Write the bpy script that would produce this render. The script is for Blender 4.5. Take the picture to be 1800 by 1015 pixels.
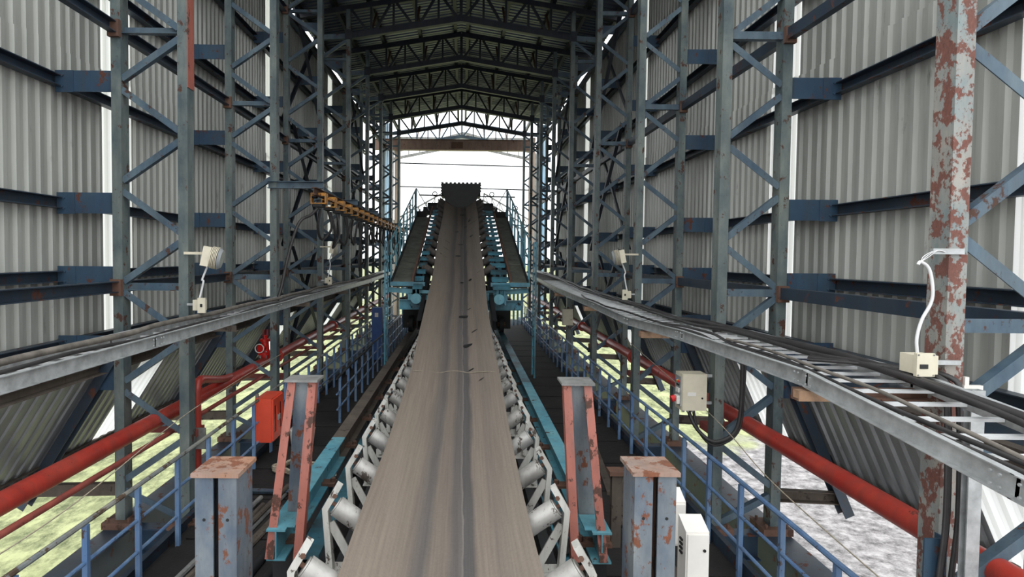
import bpy, math, random
from mathutils import Vector, Matrix

# ------------------------------------------------------------------ camera, sky, exposure
for o in list(bpy.data.objects):
    bpy.data.objects.remove(o)
SC = bpy.context.scene
COL = SC.collection
CZ = 3.66                       # camera height above the walkway deck
cam_d = bpy.data.cameras.new('camera')
cam_d.sensor_width = 36.0
cam_d.lens = 1050.0 / 1800.0 * 36.0
cam_d.clip_start = 0.05
cam_d.clip_end = 2000
cam = bpy.data.objects.new('camera', cam_d)
COL.objects.link(cam)
PITCH, ROLL = math.radians(2.0), 0.010
cam_d.shift_x = 87.0 / 1800.0
cam_d.shift_y = -20.8 / 1800.0
cam.matrix_world = (Matrix.Translation((0, 0, CZ))
                    @ Matrix.Rotation(math.pi / 2 - PITCH, 4, 'X') @ Matrix.Rotation(ROLL, 4, 'Z'))
SC.camera = cam

world = bpy.data.worlds.new('overcast')
SC.world = world
world.use_nodes = True
bg = world.node_tree.nodes['Background']
bg.inputs['Color'].default_value = (0.95, 0.98, 1.0, 1)
bg.inputs['Strength'].default_value = 1.7
SC.view_settings.view_transform = 'Standard'
SC.view_settings.look = 'None'
SC.view_settings.gamma = 1.0
SC.view_settings.use_curve_mapping = False
SC.view_settings.exposure = 0.55

R = random.Random(7)
S = 3.8
FRAMES = [(1.13 + k) * S for k in range(9)]      # portal frame positions along the shed
ORD = ['first', 'second', 'third', 'fourth', 'fifth', 'sixth', 'seventh', 'eighth', 'ninth', 'tenth',
       'eleventh', 'twelfth', 'thirteenth', 'fourteenth', 'fifteenth', 'sixteenth', 'seventeenth', 'eighteenth',
       'nineteenth', 'twentieth', 'twenty-first', 'twenty-second']

# ------------------------------------------------------------------ mesh helpers
def basis(p, q, up):
    d = (q - p)
    d.normalize()
    u = Vector(up)
    s = d.cross(u)
    if s.length < 1e-5:
        u = Vector((0, 1, 0)) if abs(d.y) < .9 else Vector((1, 0, 0))
        s = d.cross(u)
    s.normalize()
    u = s.cross(d)
    return d, s, u

def Ipoly(w, h, tf=.014, tw=.01):
    a, b, c = w / 2, h / 2, tw / 2
    return [(-a, -b), (a, -b), (a, -b + tf), (c, -b + tf), (c, b - tf), (a, b - tf), (a, b), (-a, b), (-a, b - tf),
            (-c, b - tf), (-c, -b + tf), (-a, -b + tf)]

def Cpoly(w, h, t=.012):
    a, b = w / 2, h / 2
    return [(-a, -b), (a, -b), (a, -b + t), (-a + t, -b + t), (-a + t, b - t), (a, b - t), (a, b), (-a, b)]

def Lpoly(w, h, t=.01):
    a, b = w / 2, h / 2
    return [(-a, -b), (a, -b), (a, -b + t), (-a + t, -b + t), (-a + t, b), (-a, b)]

class MB:
    def __init__(self):
        self.v, self.f, self.uv = [], [], None
    def add(self, vs, fs):
        n = len(self.v)
        self.v += [Vector(x) for x in vs]
        self.f += [[i + n for i in f] for f in fs]
        return self
    def box(self, c, s, M=None):
        x, y, z = s[0] / 2, s[1] / 2, s[2] / 2
        vs = [Vector(p) for p in ((-x, -y, -z), (x, -y, -z), (x, y, -z), (-x, y, -z), (-x, -y, z), (x, -y, z), (x, y, z), (-x, y, z))]
        if M is not None:
            vs = [M @ p for p in vs]
        c = Vector(c)
        return self.add([p + c for p in vs], [(0, 3, 2, 1), (4, 5, 6, 7), (0, 1, 5, 4), (1, 2, 6, 5), (2, 3, 7, 6), (3, 0, 4, 7)])
    def bx(self, x0, x1, y0, y1, z0, z1):
        return self.box(((x0 + x1) / 2, (y0 + y1) / 2, (z0 + z1) / 2), (abs(x1 - x0), abs(y1 - y0), abs(z1 - z0)))
    def prof(self, p, q, poly, up=(0, 0, 1)):
        p, q = Vector(p), Vector(q)
        d, s, u = basis(p, q, up)
        n = len(poly)
        vs = [p + s * a + u * b for a, b in poly] + [q + s * a + u * b for a, b in poly]
        fs = [(i, (i + 1) % n, n + (i + 1) % n, n + i) for i in range(n)]
        fs += [list(range(n))[::-1], list(range(n, 2 * n))]
        return self.add(vs, fs)
    def bar(self, p, q, w, h, up=(0, 0, 1)):
        return self.prof(p, q, [(-w / 2, -h / 2), (w / 2, -h / 2), (w / 2, h / 2), (-w / 2, h / 2)], up)
    def cyl(self, p, q, r, n=12, r2=None):
        p, q = Vector(p), Vector(q)
        r2 = r if r2 is None else r2
        d, s, u = basis(p, q, (0, 0, 1))
        vs = [p + (s * math.cos(2 * math.pi * i / n) + u * math.sin(2 * math.pi * i / n)) * r for i in range(n)]
        vs += [q + (s * math.cos(2 * math.pi * i / n) + u * math.sin(2 * math.pi * i / n)) * r2 for i in range(n)]
        fs = [(i, (i + 1) % n, n + (i + 1) % n, n + i) for i in range(n)]
        fs += [list(range(n))[::-1], list(range(n, 2 * n))]
        return self.add(vs, fs)
    def path(self, pts, r, n=8):
        pts = [Vector(p) for p in pts]
        vs, fs = [], []
        u0 = None
        for i, p in enumerate(pts):
            d = (pts[min(i + 1, len(pts) - 1)] - pts[max(i - 1, 0)]).normalized()
            if u0 is None:
                u0 = Vector((0, 0, 1)) if abs(d.z) < .9 else Vector((1, 0, 0))
            s = d.cross(u0)
            s.normalize()
            u0 = s.cross(d)
            for k in range(n):
                a = 2 * math.pi * k / n
                vs.append(p + (s * math.cos(a) + u0 * math.sin(a)) * r)
        for i in range(len(pts) - 1):
            for k in range(n):
                fs.append((i * n + k, i * n + (k + 1) % n, (i + 1) * n + (k + 1) % n, (i + 1) * n + k))
        fs.append(list(range(n))[::-1])
        fs.append([(len(pts) - 1) * n + k for k in range(n)])
        return self.add(vs, fs)
    def build(self, name, mat, parent=None, origin=None, smooth=None):
        off = Vector((0, 0, 0))
        if parent is not None:
            off = wloc(parent)
        elif origin is not None:
            off = Vector(origin)
        me = bpy.data.meshes.new(name)
        me.from_pydata([tuple(x - off) for x in self.v], [], self.f)
        me.update()
        if smooth:
            me.polygons.foreach_set('use_smooth', [True] * len(me.polygons))
            me.set_sharp_from_angle(angle=math.radians(smooth))
        me.materials.append(mat)
        o = bpy.data.objects.new(name, me)
        COL.objects.link(o)
        if parent is not None:
            o.parent = parent
        elif origin is not None:
            o.location = off
        return o

def wloc(o):
    v = Vector((0, 0, 0))
    while o is not None:
        v += o.location
        o = o.parent
    return v

def tag(o, label=None, cat=None, group=None, kind=None):
    if label: o['label'] = label
    if cat: o['category'] = cat
    if group: o['group'] = group
    if kind: o['kind'] = kind
    return o

def empty(name, loc, label=None, cat=None, group=None, kind=None):
    o = bpy.data.objects.new(name, None)
    COL.objects.link(o)
    o.location = loc
    o.empty_display_size = .2
    return tag(o, label, cat, group, kind)

def copy_tree(o, loc=None, parent=None):
    c = o.copy()
    COL.objects.link(c)
    if parent is not None:
        c.parent = parent
    if loc is not None:
        c.location = loc
    for ch in list(o.children):
        copy_tree(ch, None, c)
    return c

def smooth_pts(pts, n=6):
    P = [Vector(p) for p in pts]
    out = []
    for i in range(len(P) - 1):
        a, b, c, d = P[max(i - 1, 0)], P[i], P[i + 1], P[min(i + 2, len(P) - 1)]
        for k in range(n):
            t = k / n
            out.append(.5 * ((2 * b) + (c - a) * t + (2 * a - 5 * b + 4 * c - d) * t * t + (3 * b - a - 3 * c + d) * t ** 3))
    out.append(P[-1])
    return out

def lerp_tab(tab, x):
    if x <= tab[0][0]: return tab[0][1]
    for (a, va), (b, vb) in zip(tab, tab[1:]):
        if x <= b:
            return va + (vb - va) * (x - a) / (b - a)
    return tab[-1][1]

# ------------------------------------------------------------------ materials
def lin(c):
    return tuple(((x / 255) / 12.92 if x / 255 <= .04045 else ((x / 255 + .055) / 1.055) ** 2.4) for x in c) + (1,)

class NT:
    def __init__(self, name):
        self.m = bpy.data.materials.new(name)
        self.m.use_nodes = True
        self.t = self.m.node_tree
        self.b = self.t.nodes['Principled BSDF']
    def n(self, typ, **kw):
        nd = self.t.nodes.new(typ)
        for k, v in kw.items():
            setattr(nd, k, v)
        return nd
    def l(self, a, b):
        self.t.links.new(a, b)
    def pos(self, scale=(1, 1, 1)):
        g = self.n('ShaderNodeNewGeometry')
        mp = self.n('ShaderNodeMapping')
        mp.inputs['Scale'].default_value = scale
        self.l(g.outputs['Position'], mp.inputs['Vector'])
        return mp.outputs['Vector']
    def noise(self, vec, scale, detail=4, rough=.6):
        nd = self.n('ShaderNodeTexNoise')
        nd.inputs['Scale'].default_value = scale
        nd.inputs['Detail'].default_value = detail
        nd.inputs['Roughness'].default_value = rough
        self.l(vec, nd.inputs['Vector'])
        return nd.outputs['Fac']
    def ramp(self, fac, stops, interp='LINEAR'):
        nd = self.n('ShaderNodeValToRGB')
        nd.color_ramp.interpolation = interp
        el = nd.color_ramp.elements
        while len(el) > 1: el.remove(el[-1])
        el[0].position, el[0].color = stops[0]
        for p, c in stops[1:]:
            e = el.new(p)
            e.color = c
        self.l(fac, nd.inputs['Fac'])
        return nd.outputs['Color']
    def mix(self, fac, a, b, mode='MIX'):
        nd = self.n('ShaderNodeMix', data_type='RGBA', blend_type=mode)
        for sock, val in ((nd.inputs[0], fac), (nd.inputs[6], a), (nd.inputs[7], b)):
            if hasattr(val, 'is_linked'):
                self.l(val, sock)
            else:
                sock.default_value = val
        return nd.outputs[2]
    def bump(self, h, strength=.3, dist=.01):
        nd = self.n('ShaderNodeBump')
        nd.inputs['Strength'].default_value = strength
        nd.inputs['Distance'].default_value = dist
        self.l(h, nd.inputs['Height'])
        self.l(nd.outputs['Normal'], self.b.inputs['Normal'])

def W_(v): return (v, v, v, 1)

def paint(name, base, fade=None, rust=.3, rustcol=(105, 58, 40), rough=.5, scale=1.0, metallic=0.0, dust=None):
    """weathered paint: base tone, a faded tone, rust patches; rust = share of the surface"""
    t = NT(name)
    v = t.pos((1, 1, .55))
    n1 = t.noise(v, 2.3 * scale, 5, .65)
    fade = fade or tuple(min(255, int(c * 1.25 + 12)) for c in base)
    c1 = t.ramp(n1, [(.35, lin(base)), (.68, lin(fade))])
    n2 = t.noise(t.pos((1, 1, .7)), 5.5 * scale, 8, .68)
    th = .74 - rust * .42
    m = t.ramp(n2, [(th, W_(0)), (th + .035, W_(1))])
    n3 = t.noise(v, 30 * scale, 3)
    rc = t.mix(n3, lin(tuple(int(c * .62) for c in rustcol)), lin(rustcol))
    c2 = t.mix(m, c1, rc)
    # fine chips and grime
    n4 = t.noise(t.pos((1, 1, .6)), 26 * scale, 6, .75)
    chips = t.ramp(n4, [(.66 - rust * .1, W_(0)), (.70 - rust * .1, W_(.85))])
    c2 = t.mix(chips, c2, lin(tuple(int(c * .6) for c in rustcol)))
    gr = t.noise(t.pos((2.5, 2.5, .35)), 2.0, 5, .7)
    c2 = t.mix(t.ramp(gr, [(.42, W_(0)), (.78, W_(.5))]), c2, lin((58, 56, 52)))
    if dust:
        c2 = t.mix(t.ramp(t.noise(t.pos((1, 1, 1)), 1.1, 4), [(.4, W_(0)), (.65, W_(.8))]), c2, lin(dust))
    t.l(c2, t.b.inputs['Base Color'])
    rr = t.mix(m, W_(rough), W_(.85))
    t.l(rr, t.b.inputs['Roughness'])
    t.b.inputs['Metallic'].default_value = metallic
    t.bump(n2, .15, .006)
    return t.m

def plain(name, col, rough=.6, metallic=0.0, var=.25, scale=6):
    t = NT(name)
    n1 = t.noise(t.pos(), scale, 5)
    lo = tuple(int(c * (1 - var)) for c in col)
    hi = tuple(min(255, int(c * (1 + var * .6))) for c in col)
    t.l(t.ramp(n1, [(.3, lin(lo)), (.7, lin(hi))]), t.b.inputs['Base Color'])
    t.b.inputs['Roughness'].default_value = rough
    t.b.inputs['Metallic'].default_value = metallic
    return t.m

M = {}
M['column'] = paint('weathered_blue_grey_paint', (66, 82, 88), (118, 126, 120), .36, (92, 58, 44))
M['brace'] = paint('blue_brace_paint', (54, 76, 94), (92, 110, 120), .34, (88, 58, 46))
M['girt'] = paint('dark_blue_paint', (36, 48, 62), (50, 64, 78), .36, rough=.5)
M['bracket'] = paint('bright_blue_paint', (36, 60, 84), (52, 78, 98), .36)
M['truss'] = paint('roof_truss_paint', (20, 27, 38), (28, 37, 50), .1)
M['railing'] = paint('railing_blue_paint', (90, 124, 168), (122, 150, 182), .33, (100, 82, 70))
M['railworn'] = paint('worn_handrail', (122, 132, 138), (160, 156, 142), .46, (110, 88, 70))
M['teal'] = paint('turquoise_paint', (70, 136, 156), (108, 162, 172), .3, (92, 76, 66))
M['teal_dusty'] = paint('dusty_turquoise_paint', (58, 124, 146), (84, 148, 164), .3, (50, 44, 40), dust=(44, 48, 48))
M['salmon'] = paint('salmon_primer', (150, 82, 68), (166, 100, 86), .46, (96, 60, 48))
M['nearcol'] = paint('peeling_primer_column', (122, 134, 134), (160, 152, 142), .58, (136, 88, 76), scale=2.0)
M['stoppost'] = paint('stop_post_paint', (84, 98, 114), (132, 138, 140), .42, (140, 84, 60), scale=1.2)
M['rustcap'] = paint('rusty_cap', (168, 124, 98), (150, 136, 128), .5, (150, 92, 64), rough=.75)
M['rust'] = paint('rusty_steel', (92, 66, 54), (116, 84, 68), .4, (80, 48, 34), rough=.85)
M['darkwood'] = paint('dirty_beam', (74, 64, 56), (98, 88, 78), .35, (62, 48, 40), rough=.85)
M['pipe'] = paint('red_pipe_paint', (166, 48, 38), (184, 70, 56), .2, (112, 52, 42), rough=.36)
M['pipe2'] = paint('dull_red_pipe', (140, 62, 54), (160, 84, 72), .3, (96, 60, 48), rough=.55)
M['red'] = plain('hydrant_red', (214, 30, 26), .35, 0, .12)
M['cabred'] = plain('cabinet_red', (232, 84, 58), .4, 0, .06, 2)
M['galv'] = plain('galvanised_steel', (176, 178, 178), .45, .35, .16, 9)
M['galv_light'] = plain('bright_galvanised_steel', (214, 216, 216), .4, .1, .08, 9)
M['galv_dull'] = plain('dull_galvanised_steel', (128, 128, 126), .6, .2, .25, 5)
M['white'] = plain('white_enclosure', (230, 226, 218), .45, 0, .04, 3)
M['cream'] = plain('cream_enclosure', (214, 206, 184), .45, 0, .06, 4)
M['creamcol'] = paint('pale_primer_column', (196, 172, 150), (208, 190, 172), .2, (170, 120, 96))
M['browngirder'] = paint('brown_primer_girder', (132, 104, 92), (156, 130, 116), .3, (112, 70, 58))
M['skyblue'] = plain('light_blue_cladding', (140, 186, 214), .5, 0, .08, 1)
M['bluebox'] = plain('blue_cabinet', (52, 88, 150), .4, 0, .1, 3)
M['yellow'] = paint('trolley_yellow', (190, 122, 34), (206, 146, 52), .4, (130, 76, 30), scale=2)
M['rubber'] = plain('black_rubber', (34, 34, 34), .55, 0, .2)
M['cable'] = plain('black_cable', (48, 46, 46), .5, 0, .25)
M['cablegrey'] = plain('grey_cable', (112, 106, 98), .7, 0, .25)
M['whitecable'] = plain('white_conduit', (214, 214, 214), .5, 0, .05)
M['rope'] = plain('pale_rope', (172, 160, 140), .9, 0, .2, 20)
M['coal'] = plain('coal_dust', (40, 36, 35), .95, 0, .45, 3)
M['blackframe'] = plain('black_steel', (30, 31, 33), .7, 0, .3, 2)
M['roller'] = paint('idler_roller_steel', (164, 160, 154), (188, 186, 182), .36, (100, 90, 82), rough=.42, metallic=.25)
M['idlerframe'] = paint('white_idler_bracket', (188, 185, 177), (208, 206, 200), .38, (98, 86, 78), scale=1.8)
M['dirtyroller'] = plain('dirty_roller', (74, 68, 64), .75, 0, .3)
M['walkplate'] = plain('dark_walkway_plate', (92, 94, 86), .75, .1, .25, 4)
M['glassdark'] = plain('dark_glass', (24, 22, 24), .15, 0, .1)
M['lens'] = plain('lamp_lens', (150, 154, 156), .2, 0, .05)
M['btn_r'] = plain('red_button', (210, 40, 40), .4, 0, .02)
M['btn_y'] = plain('yellow_button', (226, 190, 50), .4, 0, .02)
M['btn_b'] = plain('blue_button', (50, 100, 190), .4, 0, .02)
M['black'] = plain('black_plastic', (22, 22, 22), .5, 0, .1)
M['timber'] = plain('timber_packing', (150, 120, 96), .85, 0, .25, 8)

def sheet_mat(name, col, dark, rough, metallic, horiz=False):
    t = NT(name)
    v = t.pos((.5, 3.0, .5) if horiz else (3.0, 3.0, .35))
    n1 = t.noise(v, 1.3, 5)
    c1 = t.ramp(n1, [(.3, lin(tuple(int(c * .86) for c in col))), (.7, lin(col))])
    n2 = t.noise(t.pos((4.5, 4.5, 1.1)), 1.0, 6, .7)
    st = t.ramp(n2, [(.62, W_(0)), (.74, W_(.8))])
    t.l(t.mix(st, c1, lin(dark)), t.b.inputs['Base Color'])
    t.b.inputs['Roughness'].default_value = rough
    t.b.inputs['Metallic'].default_value = metallic
    return t.m
M['sheet'] = sheet_mat('corrugated_steel', (176, 177, 170), (84, 84, 78), .40, .12)
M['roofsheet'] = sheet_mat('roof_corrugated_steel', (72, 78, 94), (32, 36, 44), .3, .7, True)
M['skirtsheet'] = sheet_mat('skirt_corrugated_steel', (160, 162, 162), (50, 48, 46), .30, .55)

def translucent_mat():
    t = NT('translucent_sheet')
    out = t.t.nodes['Material Output']
    tr = t.n('ShaderNodeBsdfTranslucent')
    tr.inputs['Color'].default_value = (.78, .78, .76, 1)
    di = t.n('ShaderNodeBsdfDiffuse')
    di.inputs['Color'].default_value = (.6, .6, .58, 1)
    mx = t.n('ShaderNodeMixShader')
    mx.inputs[0].default_value = .25
    t.l(tr.outputs[0], mx.inputs[1])
    t.l(di.outputs[0], mx.inputs[2])
    t.l(mx.outputs[0], out.inputs['Surface'])
    return t.m
M['frp'] = translucent_mat()

def belt_mat():
    t = NT('worn_conveyor_belt')
    uv = t.n('ShaderNodeUVMap')
    sp = t.n('ShaderNodeSeparateXYZ')
    t.l(uv.outputs['UV'], sp.inputs[0])
    # wear bands that run along the belt, drifting a little
    mp = t.n('ShaderNodeMapping')
    mp.inputs['Scale'].default_value = (2.0, .35, 1)
    t.l(uv.outputs['UV'], mp.inputs['Vector'])
    wob = t.noise(mp.outputs['Vector'], 2.0, 3)
    ma = t.n('ShaderNodeMath', operation='MULTIPLY_ADD')
    t.l(wob, ma.inputs[0])
    ma.inputs[1].default_value = .07
    t.l(sp.outputs['X'], ma.inputs[2])
    br = (150, 137, 124)
    c = t.ramp(ma.outputs[0], [(.03, lin((140, 127, 115))), (.14, lin(br)), (.30, lin((142, 130, 118))), (.375, lin((116, 108, 102))),
                               (.42, lin((104, 99, 96))), (.47, lin((132, 121, 110))), (.54, lin((128, 117, 107))), (.585, lin((104, 98, 95))),
                               (.628, lin((108, 103, 99))), (.637, lin((134, 127, 120))), (.643, lin((94, 91, 90))), (.70, lin((96, 92, 90))),
                               (.73, lin((142, 130, 119))), (.80, lin((150, 137, 125))), (.84, lin((138, 127, 117))), (.96, lin((148, 136, 124)))])
    mp2 = t.n('ShaderNodeMapping')
    mp2.inputs['Scale'].default_value = (60, .7, 1)
    t.l(uv.outputs['UV'], mp2.inputs['Vector'])
    st = t.noise(mp2.outputs['Vector'], 1.0, 5)
    c = t.mix(.55, c, t.ramp(st, [(.3, W_(.55)), (.7, W_(1.0))]), 'MULTIPLY')
    g = t.noise(t.pos(), 42, 4)
    c = t.mix(.35, c, t.ramp(g, [(.3, W_(.6)), (.7, W_(1.0))]), 'MULTIPLY')
    t.l(c, t.b.inputs['Base Color'])
    t.b.inputs['Roughness'].default_value = .62
    t.bump(st, .12, .01)
    return t.m
M['belt'] = belt_mat()

def ground_mat():
    t = NT('grass_and_gravel')
    p = t.pos()
    sp = t.n('ShaderNodeSeparateXYZ')
    t.l(p, sp.inputs[0])
    big = t.noise(p, .12, 4)
    fine = t.noise(t.pos((1, .55, 1)), 1.1, 10, .8)
    patch = t.ramp(fine, [(.40, W_(0)), (.60, W_(1))])
    grass = t.mix(patch, lin((84, 92, 58)), lin((182, 186, 136)))
    grass = t.mix(t.ramp(t.noise(p, .35, 5), [(.45, W_(0)), (.7, W_(.7))]), grass, lin((150, 156, 110)))
    stones = t.n('ShaderNodeTexVoronoi')
    stones.inputs['Scale'].default_value = 3.2
    t.l(t.pos((.8, 1.5, 1)), stones.inputs['Vector'])
    grav = t.mix(t.ramp(t.noise(p, 1.7, 10, .8), [(.36, W_(0)), (.62, W_(1))]), lin((82, 78, 78)), lin((200, 195, 194)))
    grav = t.mix(.35, grav, t.ramp(stones.outputs['Distance'], [(.0, W_(1)), (.5, W_(.45))]), 'MULTIPLY')
    # gravel yard: near ends of the shed
    def m(op, a, b):
        nd = t.n('ShaderNodeMath', operation=op)
        for s, v in zip(nd.inputs, (a, b)):
            if hasattr(v, 'is_linked'): t.l(v, s)
            else: s.default_value = v
        return nd.outputs[0]
    edge = m('ADD', m('MULTIPLY', m('SUBTRACT', big, .5), 22.0), 0.0)
    yr = m('ADD', m('SUBTRACT', 33.0, sp.outputs['Y']), edge)          # right side: gravel up to y ~33
    yl = m('ADD', m('SUBTRACT', 12.5, sp.outputs['Y']), edge)          # left side: gravel up to y ~12
    side = m('GREATER_THAN', sp.outputs['X'], 2.0)
    yy = m('ADD', m('MULTIPLY', side, yr), m('MULTIPLY', m('SUBTRACT', 1.0, side), yl))
    fac = t.ramp(m('MULTIPLY_ADD', yy, .25), [(.0, W_(0)), (.6, W_(1))])
    t.l(t.mix(fac, grass, grav), t.b.inputs['Base Color'])
    t.b.inputs['Roughness'].default_value = .95
    t.bump(fine, .5, .08)
    return t.m
M['ground'] = ground_mat()

def deck_mat():
    t = NT('coal_dusted_deck')
    p = t.pos()
    a = t.noise(p, 1.4, 7, .7)
    c = t.ramp(a, [(.3, lin((24, 22, 22))), (.6, lin((40, 36, 34))), (.8, lin((66, 60, 55)))])
    t.l(c, t.b.inputs['Base Color'])
    t.b.inputs['Roughness'].default_value = .9
    t.bump(t.noise(p, 14, 6), .5, .02)
    return t.m
M['deck'] = deck_mat()

# ================================================================== SETTING
def quad_plane(name, x0, x1, y0, y1, z, mat, t=.5):
    return MB().bx(x0, x1, y0, y1, z - t, z).build(name, mat)
tag(quad_plane('ground', -400, 400, -120, 700, -7.0, M['ground']), 'grass and pale gravel yard far below the gallery', kind='structure')

# ---- corrugated sheeting
def corrugated(o, U, lu, V, lv, N, pitch=.2125, depth=.045):
    o, U, V, N = Vector(o), Vector(U), Vector(V), Vector(N)
    n = max(1, round(lu / pitch))
    p = lu / n
    prof = []
    for i in range(n):
        for a, d in ((0, 0), (.50, 0), (.60, 1), (.90, 1)):
            prof.append(((i + a) * p, d * depth))
    prof.append((lu, 0))
    m = MB()
    vs = [o + U * a + N * d for a, d in prof] + [o + U * a + N * d + V * lv for a, d in prof]
    k = len(prof)
    m.add(vs, [(i, i + 1, k + i + 1, k + i) for i in range(k - 1)])
    return m

XW = {-1: -5.55, 1: 5.12}      # wall planes
XO = {-1: -4.62, 1: 4.28}      # outer column chords
XI = {-1: -3.74, 1: 3.48}      # inner column chords
SK0 = {-1: (-4.95, 2.0), 1: (4.62, 1.98)}      # skirt top (x, z)
SK1 = {-1: (-6.2, 0.02), 1: (5.5, 0.02)}       # skirt bottom
SKT = {-1: .73, 1: .65}                        # share of the rafter that the skirt sheets cover
SIDE = {-1: 'left', 1: 'right'}
STRIPS = [9.18 + 7.6 * m for m in range(0, 4)]
def sheet_cells(s):
    cells = []
    y = 9.18 - 7.6 + .8 if s < 0 else 5.52
    nxt = 0
    if s > 0:
        cells.append((4.72, .8, True))
        n = 4
        w = (9.18 - 5.52) / n
        cells += [(5.52 + i * w, w, False) for i in range(n)]
    else:
        cells += [(2.38 + i * .85, .85, False) for i in range(8)]
    for i, st in enumerate(STRIPS):
        cells.append((st, .8, True))
        if i < len(STRIPS) - 1:
            cells += [(st + .8 + j * .85, .85, False) for j in range(8)]
    return cells

protos = {}
for s in (-1, 1):
    wall = empty('wall_' + SIDE[s], (XW[s], 0, 2.2), 'tall corrugated steel side wall with white translucent strips on the %s' % SIDE[s], kind='structure')
    skirt = empty('wall_skirt_' + SIDE[s], (SK0[s][0], 0, SK1[s][1]), 'sloping corrugated skirt below the %s wall' % SIDE[s], kind='structure')
    a, b = Vector((SK0[s][0], 0, SK0[s][1])), Vector((SK1[s][0], 0, SK1[s][1]))
    sv = (b - a)
    sl = sv.length * SKT[s]
    sv.normalize()
    sn = Vector((-s * abs(sv.z), 0, abs(sv.x)))
    for (y, w, frp) in sheet_cells(s):
        for tier, (z0, z1) in enumerate(((2.25, 6.46), (6.40, 11.28))):
            key = (s, tier, round(w, 3), frp)
            if key not in protos:
                dx = .012 * tier * s
                mb = corrugated((XW[s] + dx, 0, z0), (0, 1, 0), w + .006, (0, 0, 1), z1 - z0, (-s, 0, 0))
                protos[key] = mb
                o = mb.build('translucent_sheet' if frp else 'corrugated_sheet', M['frp'] if frp else M['sheet'], wall)
                o.location = (R.uniform(-.008, .008), y, 0)
                protos[key] = o
            else:
                o = protos[key].copy()
                COL.objects.link(o)
                o.location = (R.uniform(-.008, .008), y, R.uniform(-.03, .03))
        key = (s, 'skirt', round(w, 3), frp)
        if key not in protos:
            mb = corrugated((a.x, 0, a.z), (0, 1, 0), w + .006, sv, sl, sn)
            protos[key] = mb.build('translucent_sheet' if frp else 'skirt_sheet', M['frp'] if frp else M['skirtsheet'], skirt)
            o = protos[key]
        else:
            o = protos[key].copy()
            COL.objects.link(o)
        o.location = (0, y, R.uniform(-.01, .01))
    y0, y1 = (2.4, 33.0) if s < 0 else (4.7, 33.0)
    MB().bar((XW[s] - s * .02, y0, 2.22), (SK0[s][0], y0, 2.06), .02, .02).build('flashing_end', M['girt'], wall)
    p, q = Vector((XW[s], 0, 2.24)), Vector((SK0[s][0] - s * .05, 0, 2.04))
    MB().add([(p.x, y0, p.z), (q.x, y0, q.z), (q.x, y1, q.z), (p.x, y1, p.z),
              (p.x, y0, p.z - .01), (q.x, y0, q.z - .01), (q.x, y1, q.z - .01), (p.x, y1, p.z - .01)],
             [(0, 1, 2, 3), (7, 6, 5, 4), (0, 4, 5, 1), (2, 6, 7, 3)]).build('flashing', M['girt'], wall)

# ---- roof
Z_AP_T, Z_IN_T = CZ + 8.5, CZ + 7.9           # top chord at ridge / at inner column
SLOPE = .163
def roof_z(x, off=0): return Z_AP_T + off - SLOPE * abs(x + .13)
ROOF0, ROOF1 = 9.4, 36.2
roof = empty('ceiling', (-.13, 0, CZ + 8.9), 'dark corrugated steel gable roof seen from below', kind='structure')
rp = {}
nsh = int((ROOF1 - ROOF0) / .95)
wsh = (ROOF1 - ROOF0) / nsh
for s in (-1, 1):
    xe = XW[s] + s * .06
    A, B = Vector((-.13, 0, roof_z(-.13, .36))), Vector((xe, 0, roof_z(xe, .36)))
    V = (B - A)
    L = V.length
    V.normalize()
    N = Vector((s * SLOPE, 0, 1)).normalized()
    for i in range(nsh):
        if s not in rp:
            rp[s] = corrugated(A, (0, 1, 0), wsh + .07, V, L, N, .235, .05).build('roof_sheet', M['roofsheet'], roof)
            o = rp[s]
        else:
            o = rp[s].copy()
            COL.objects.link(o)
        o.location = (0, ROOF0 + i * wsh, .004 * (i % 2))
MB().prof((-.13, ROOF0, roof_z(-.13, .40)), (-.13, ROOF1, roof_z(-.13, .40)), [(-.3, -.06), (0, -.005), (.3, -.06), (.3, -.05), (0, .005), (-.3, -.05)]).build('ridge_cap', M['roofsheet'], roof)

# ---- deck
deck = MB().bx(-3.62, 3.28, 2.0, 34.5, -.08, 0).build('floor', M['deck'])
tag(deck, 'coal-black gallery deck under the conveyor', kind='structure')
for i in range(18):      # separate floor plates of the right walkway
    y = 4.2 + i * 1.25
    MB().box((2.35 + R.uniform(-.03, .03), y + .6, .012 + R.uniform(0, .008)), (1.45, 1.2, .02), Matrix.Rotation(R.uniform(-.012, .012), 3, 'Z')).build('floor_plate', M['deck'], deck)
for i in range(16):
    y = 5.0 + i * 1.25
    MB().box((-2.75 + R.uniform(-.03, .03), y + .6, .012 + R.uniform(0, .008)), (1.5, 1.2, .02), Matrix.Rotation(R.uniform(-.012, .012), 3, 'Z')).build('floor_plate', M['deck'], deck)
for s, x in ((-1, -3.63), (1, 3.29)):
    o = MB().prof((x, 2.0, .03), (x, 34.5, .03), Cpoly(.07, .26)).build('trim_1' if s < 0 else 'trim_2', M['girt'])
    tag(o, 'dark blue toe plate along the %s edge of the deck' % SIDE[s], kind='structure')

# ---- main girders under the columns and cross beams
for s in (-1, 1):
    o = MB().prof((XO[s], 1.5, -.52), (XO[s], 36, -.52), Ipoly(.34, .9, .025, .016)).build('gallery_girder', M['girt'], origin=(XO[s], 1.5, -.97))
    tag(o, 'long plate girder carrying the %s row of lattice columns' % SIDE[s], 'girder', 'gallery girders')
for k, y in enumerate(FRAMES):
    o = MB().prof((XO[-1] + .18, y, -.28), (XO[1] - .18, y, -.28), Ipoly(.2, .36, .02, .014)).build('cross_beam', M['bracket'], origin=(0, y, -.46))
    tag(o, 'blue cross beam under the deck, %s from the camera' % ORD[k], 'beam', 'deck cross beams')

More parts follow.
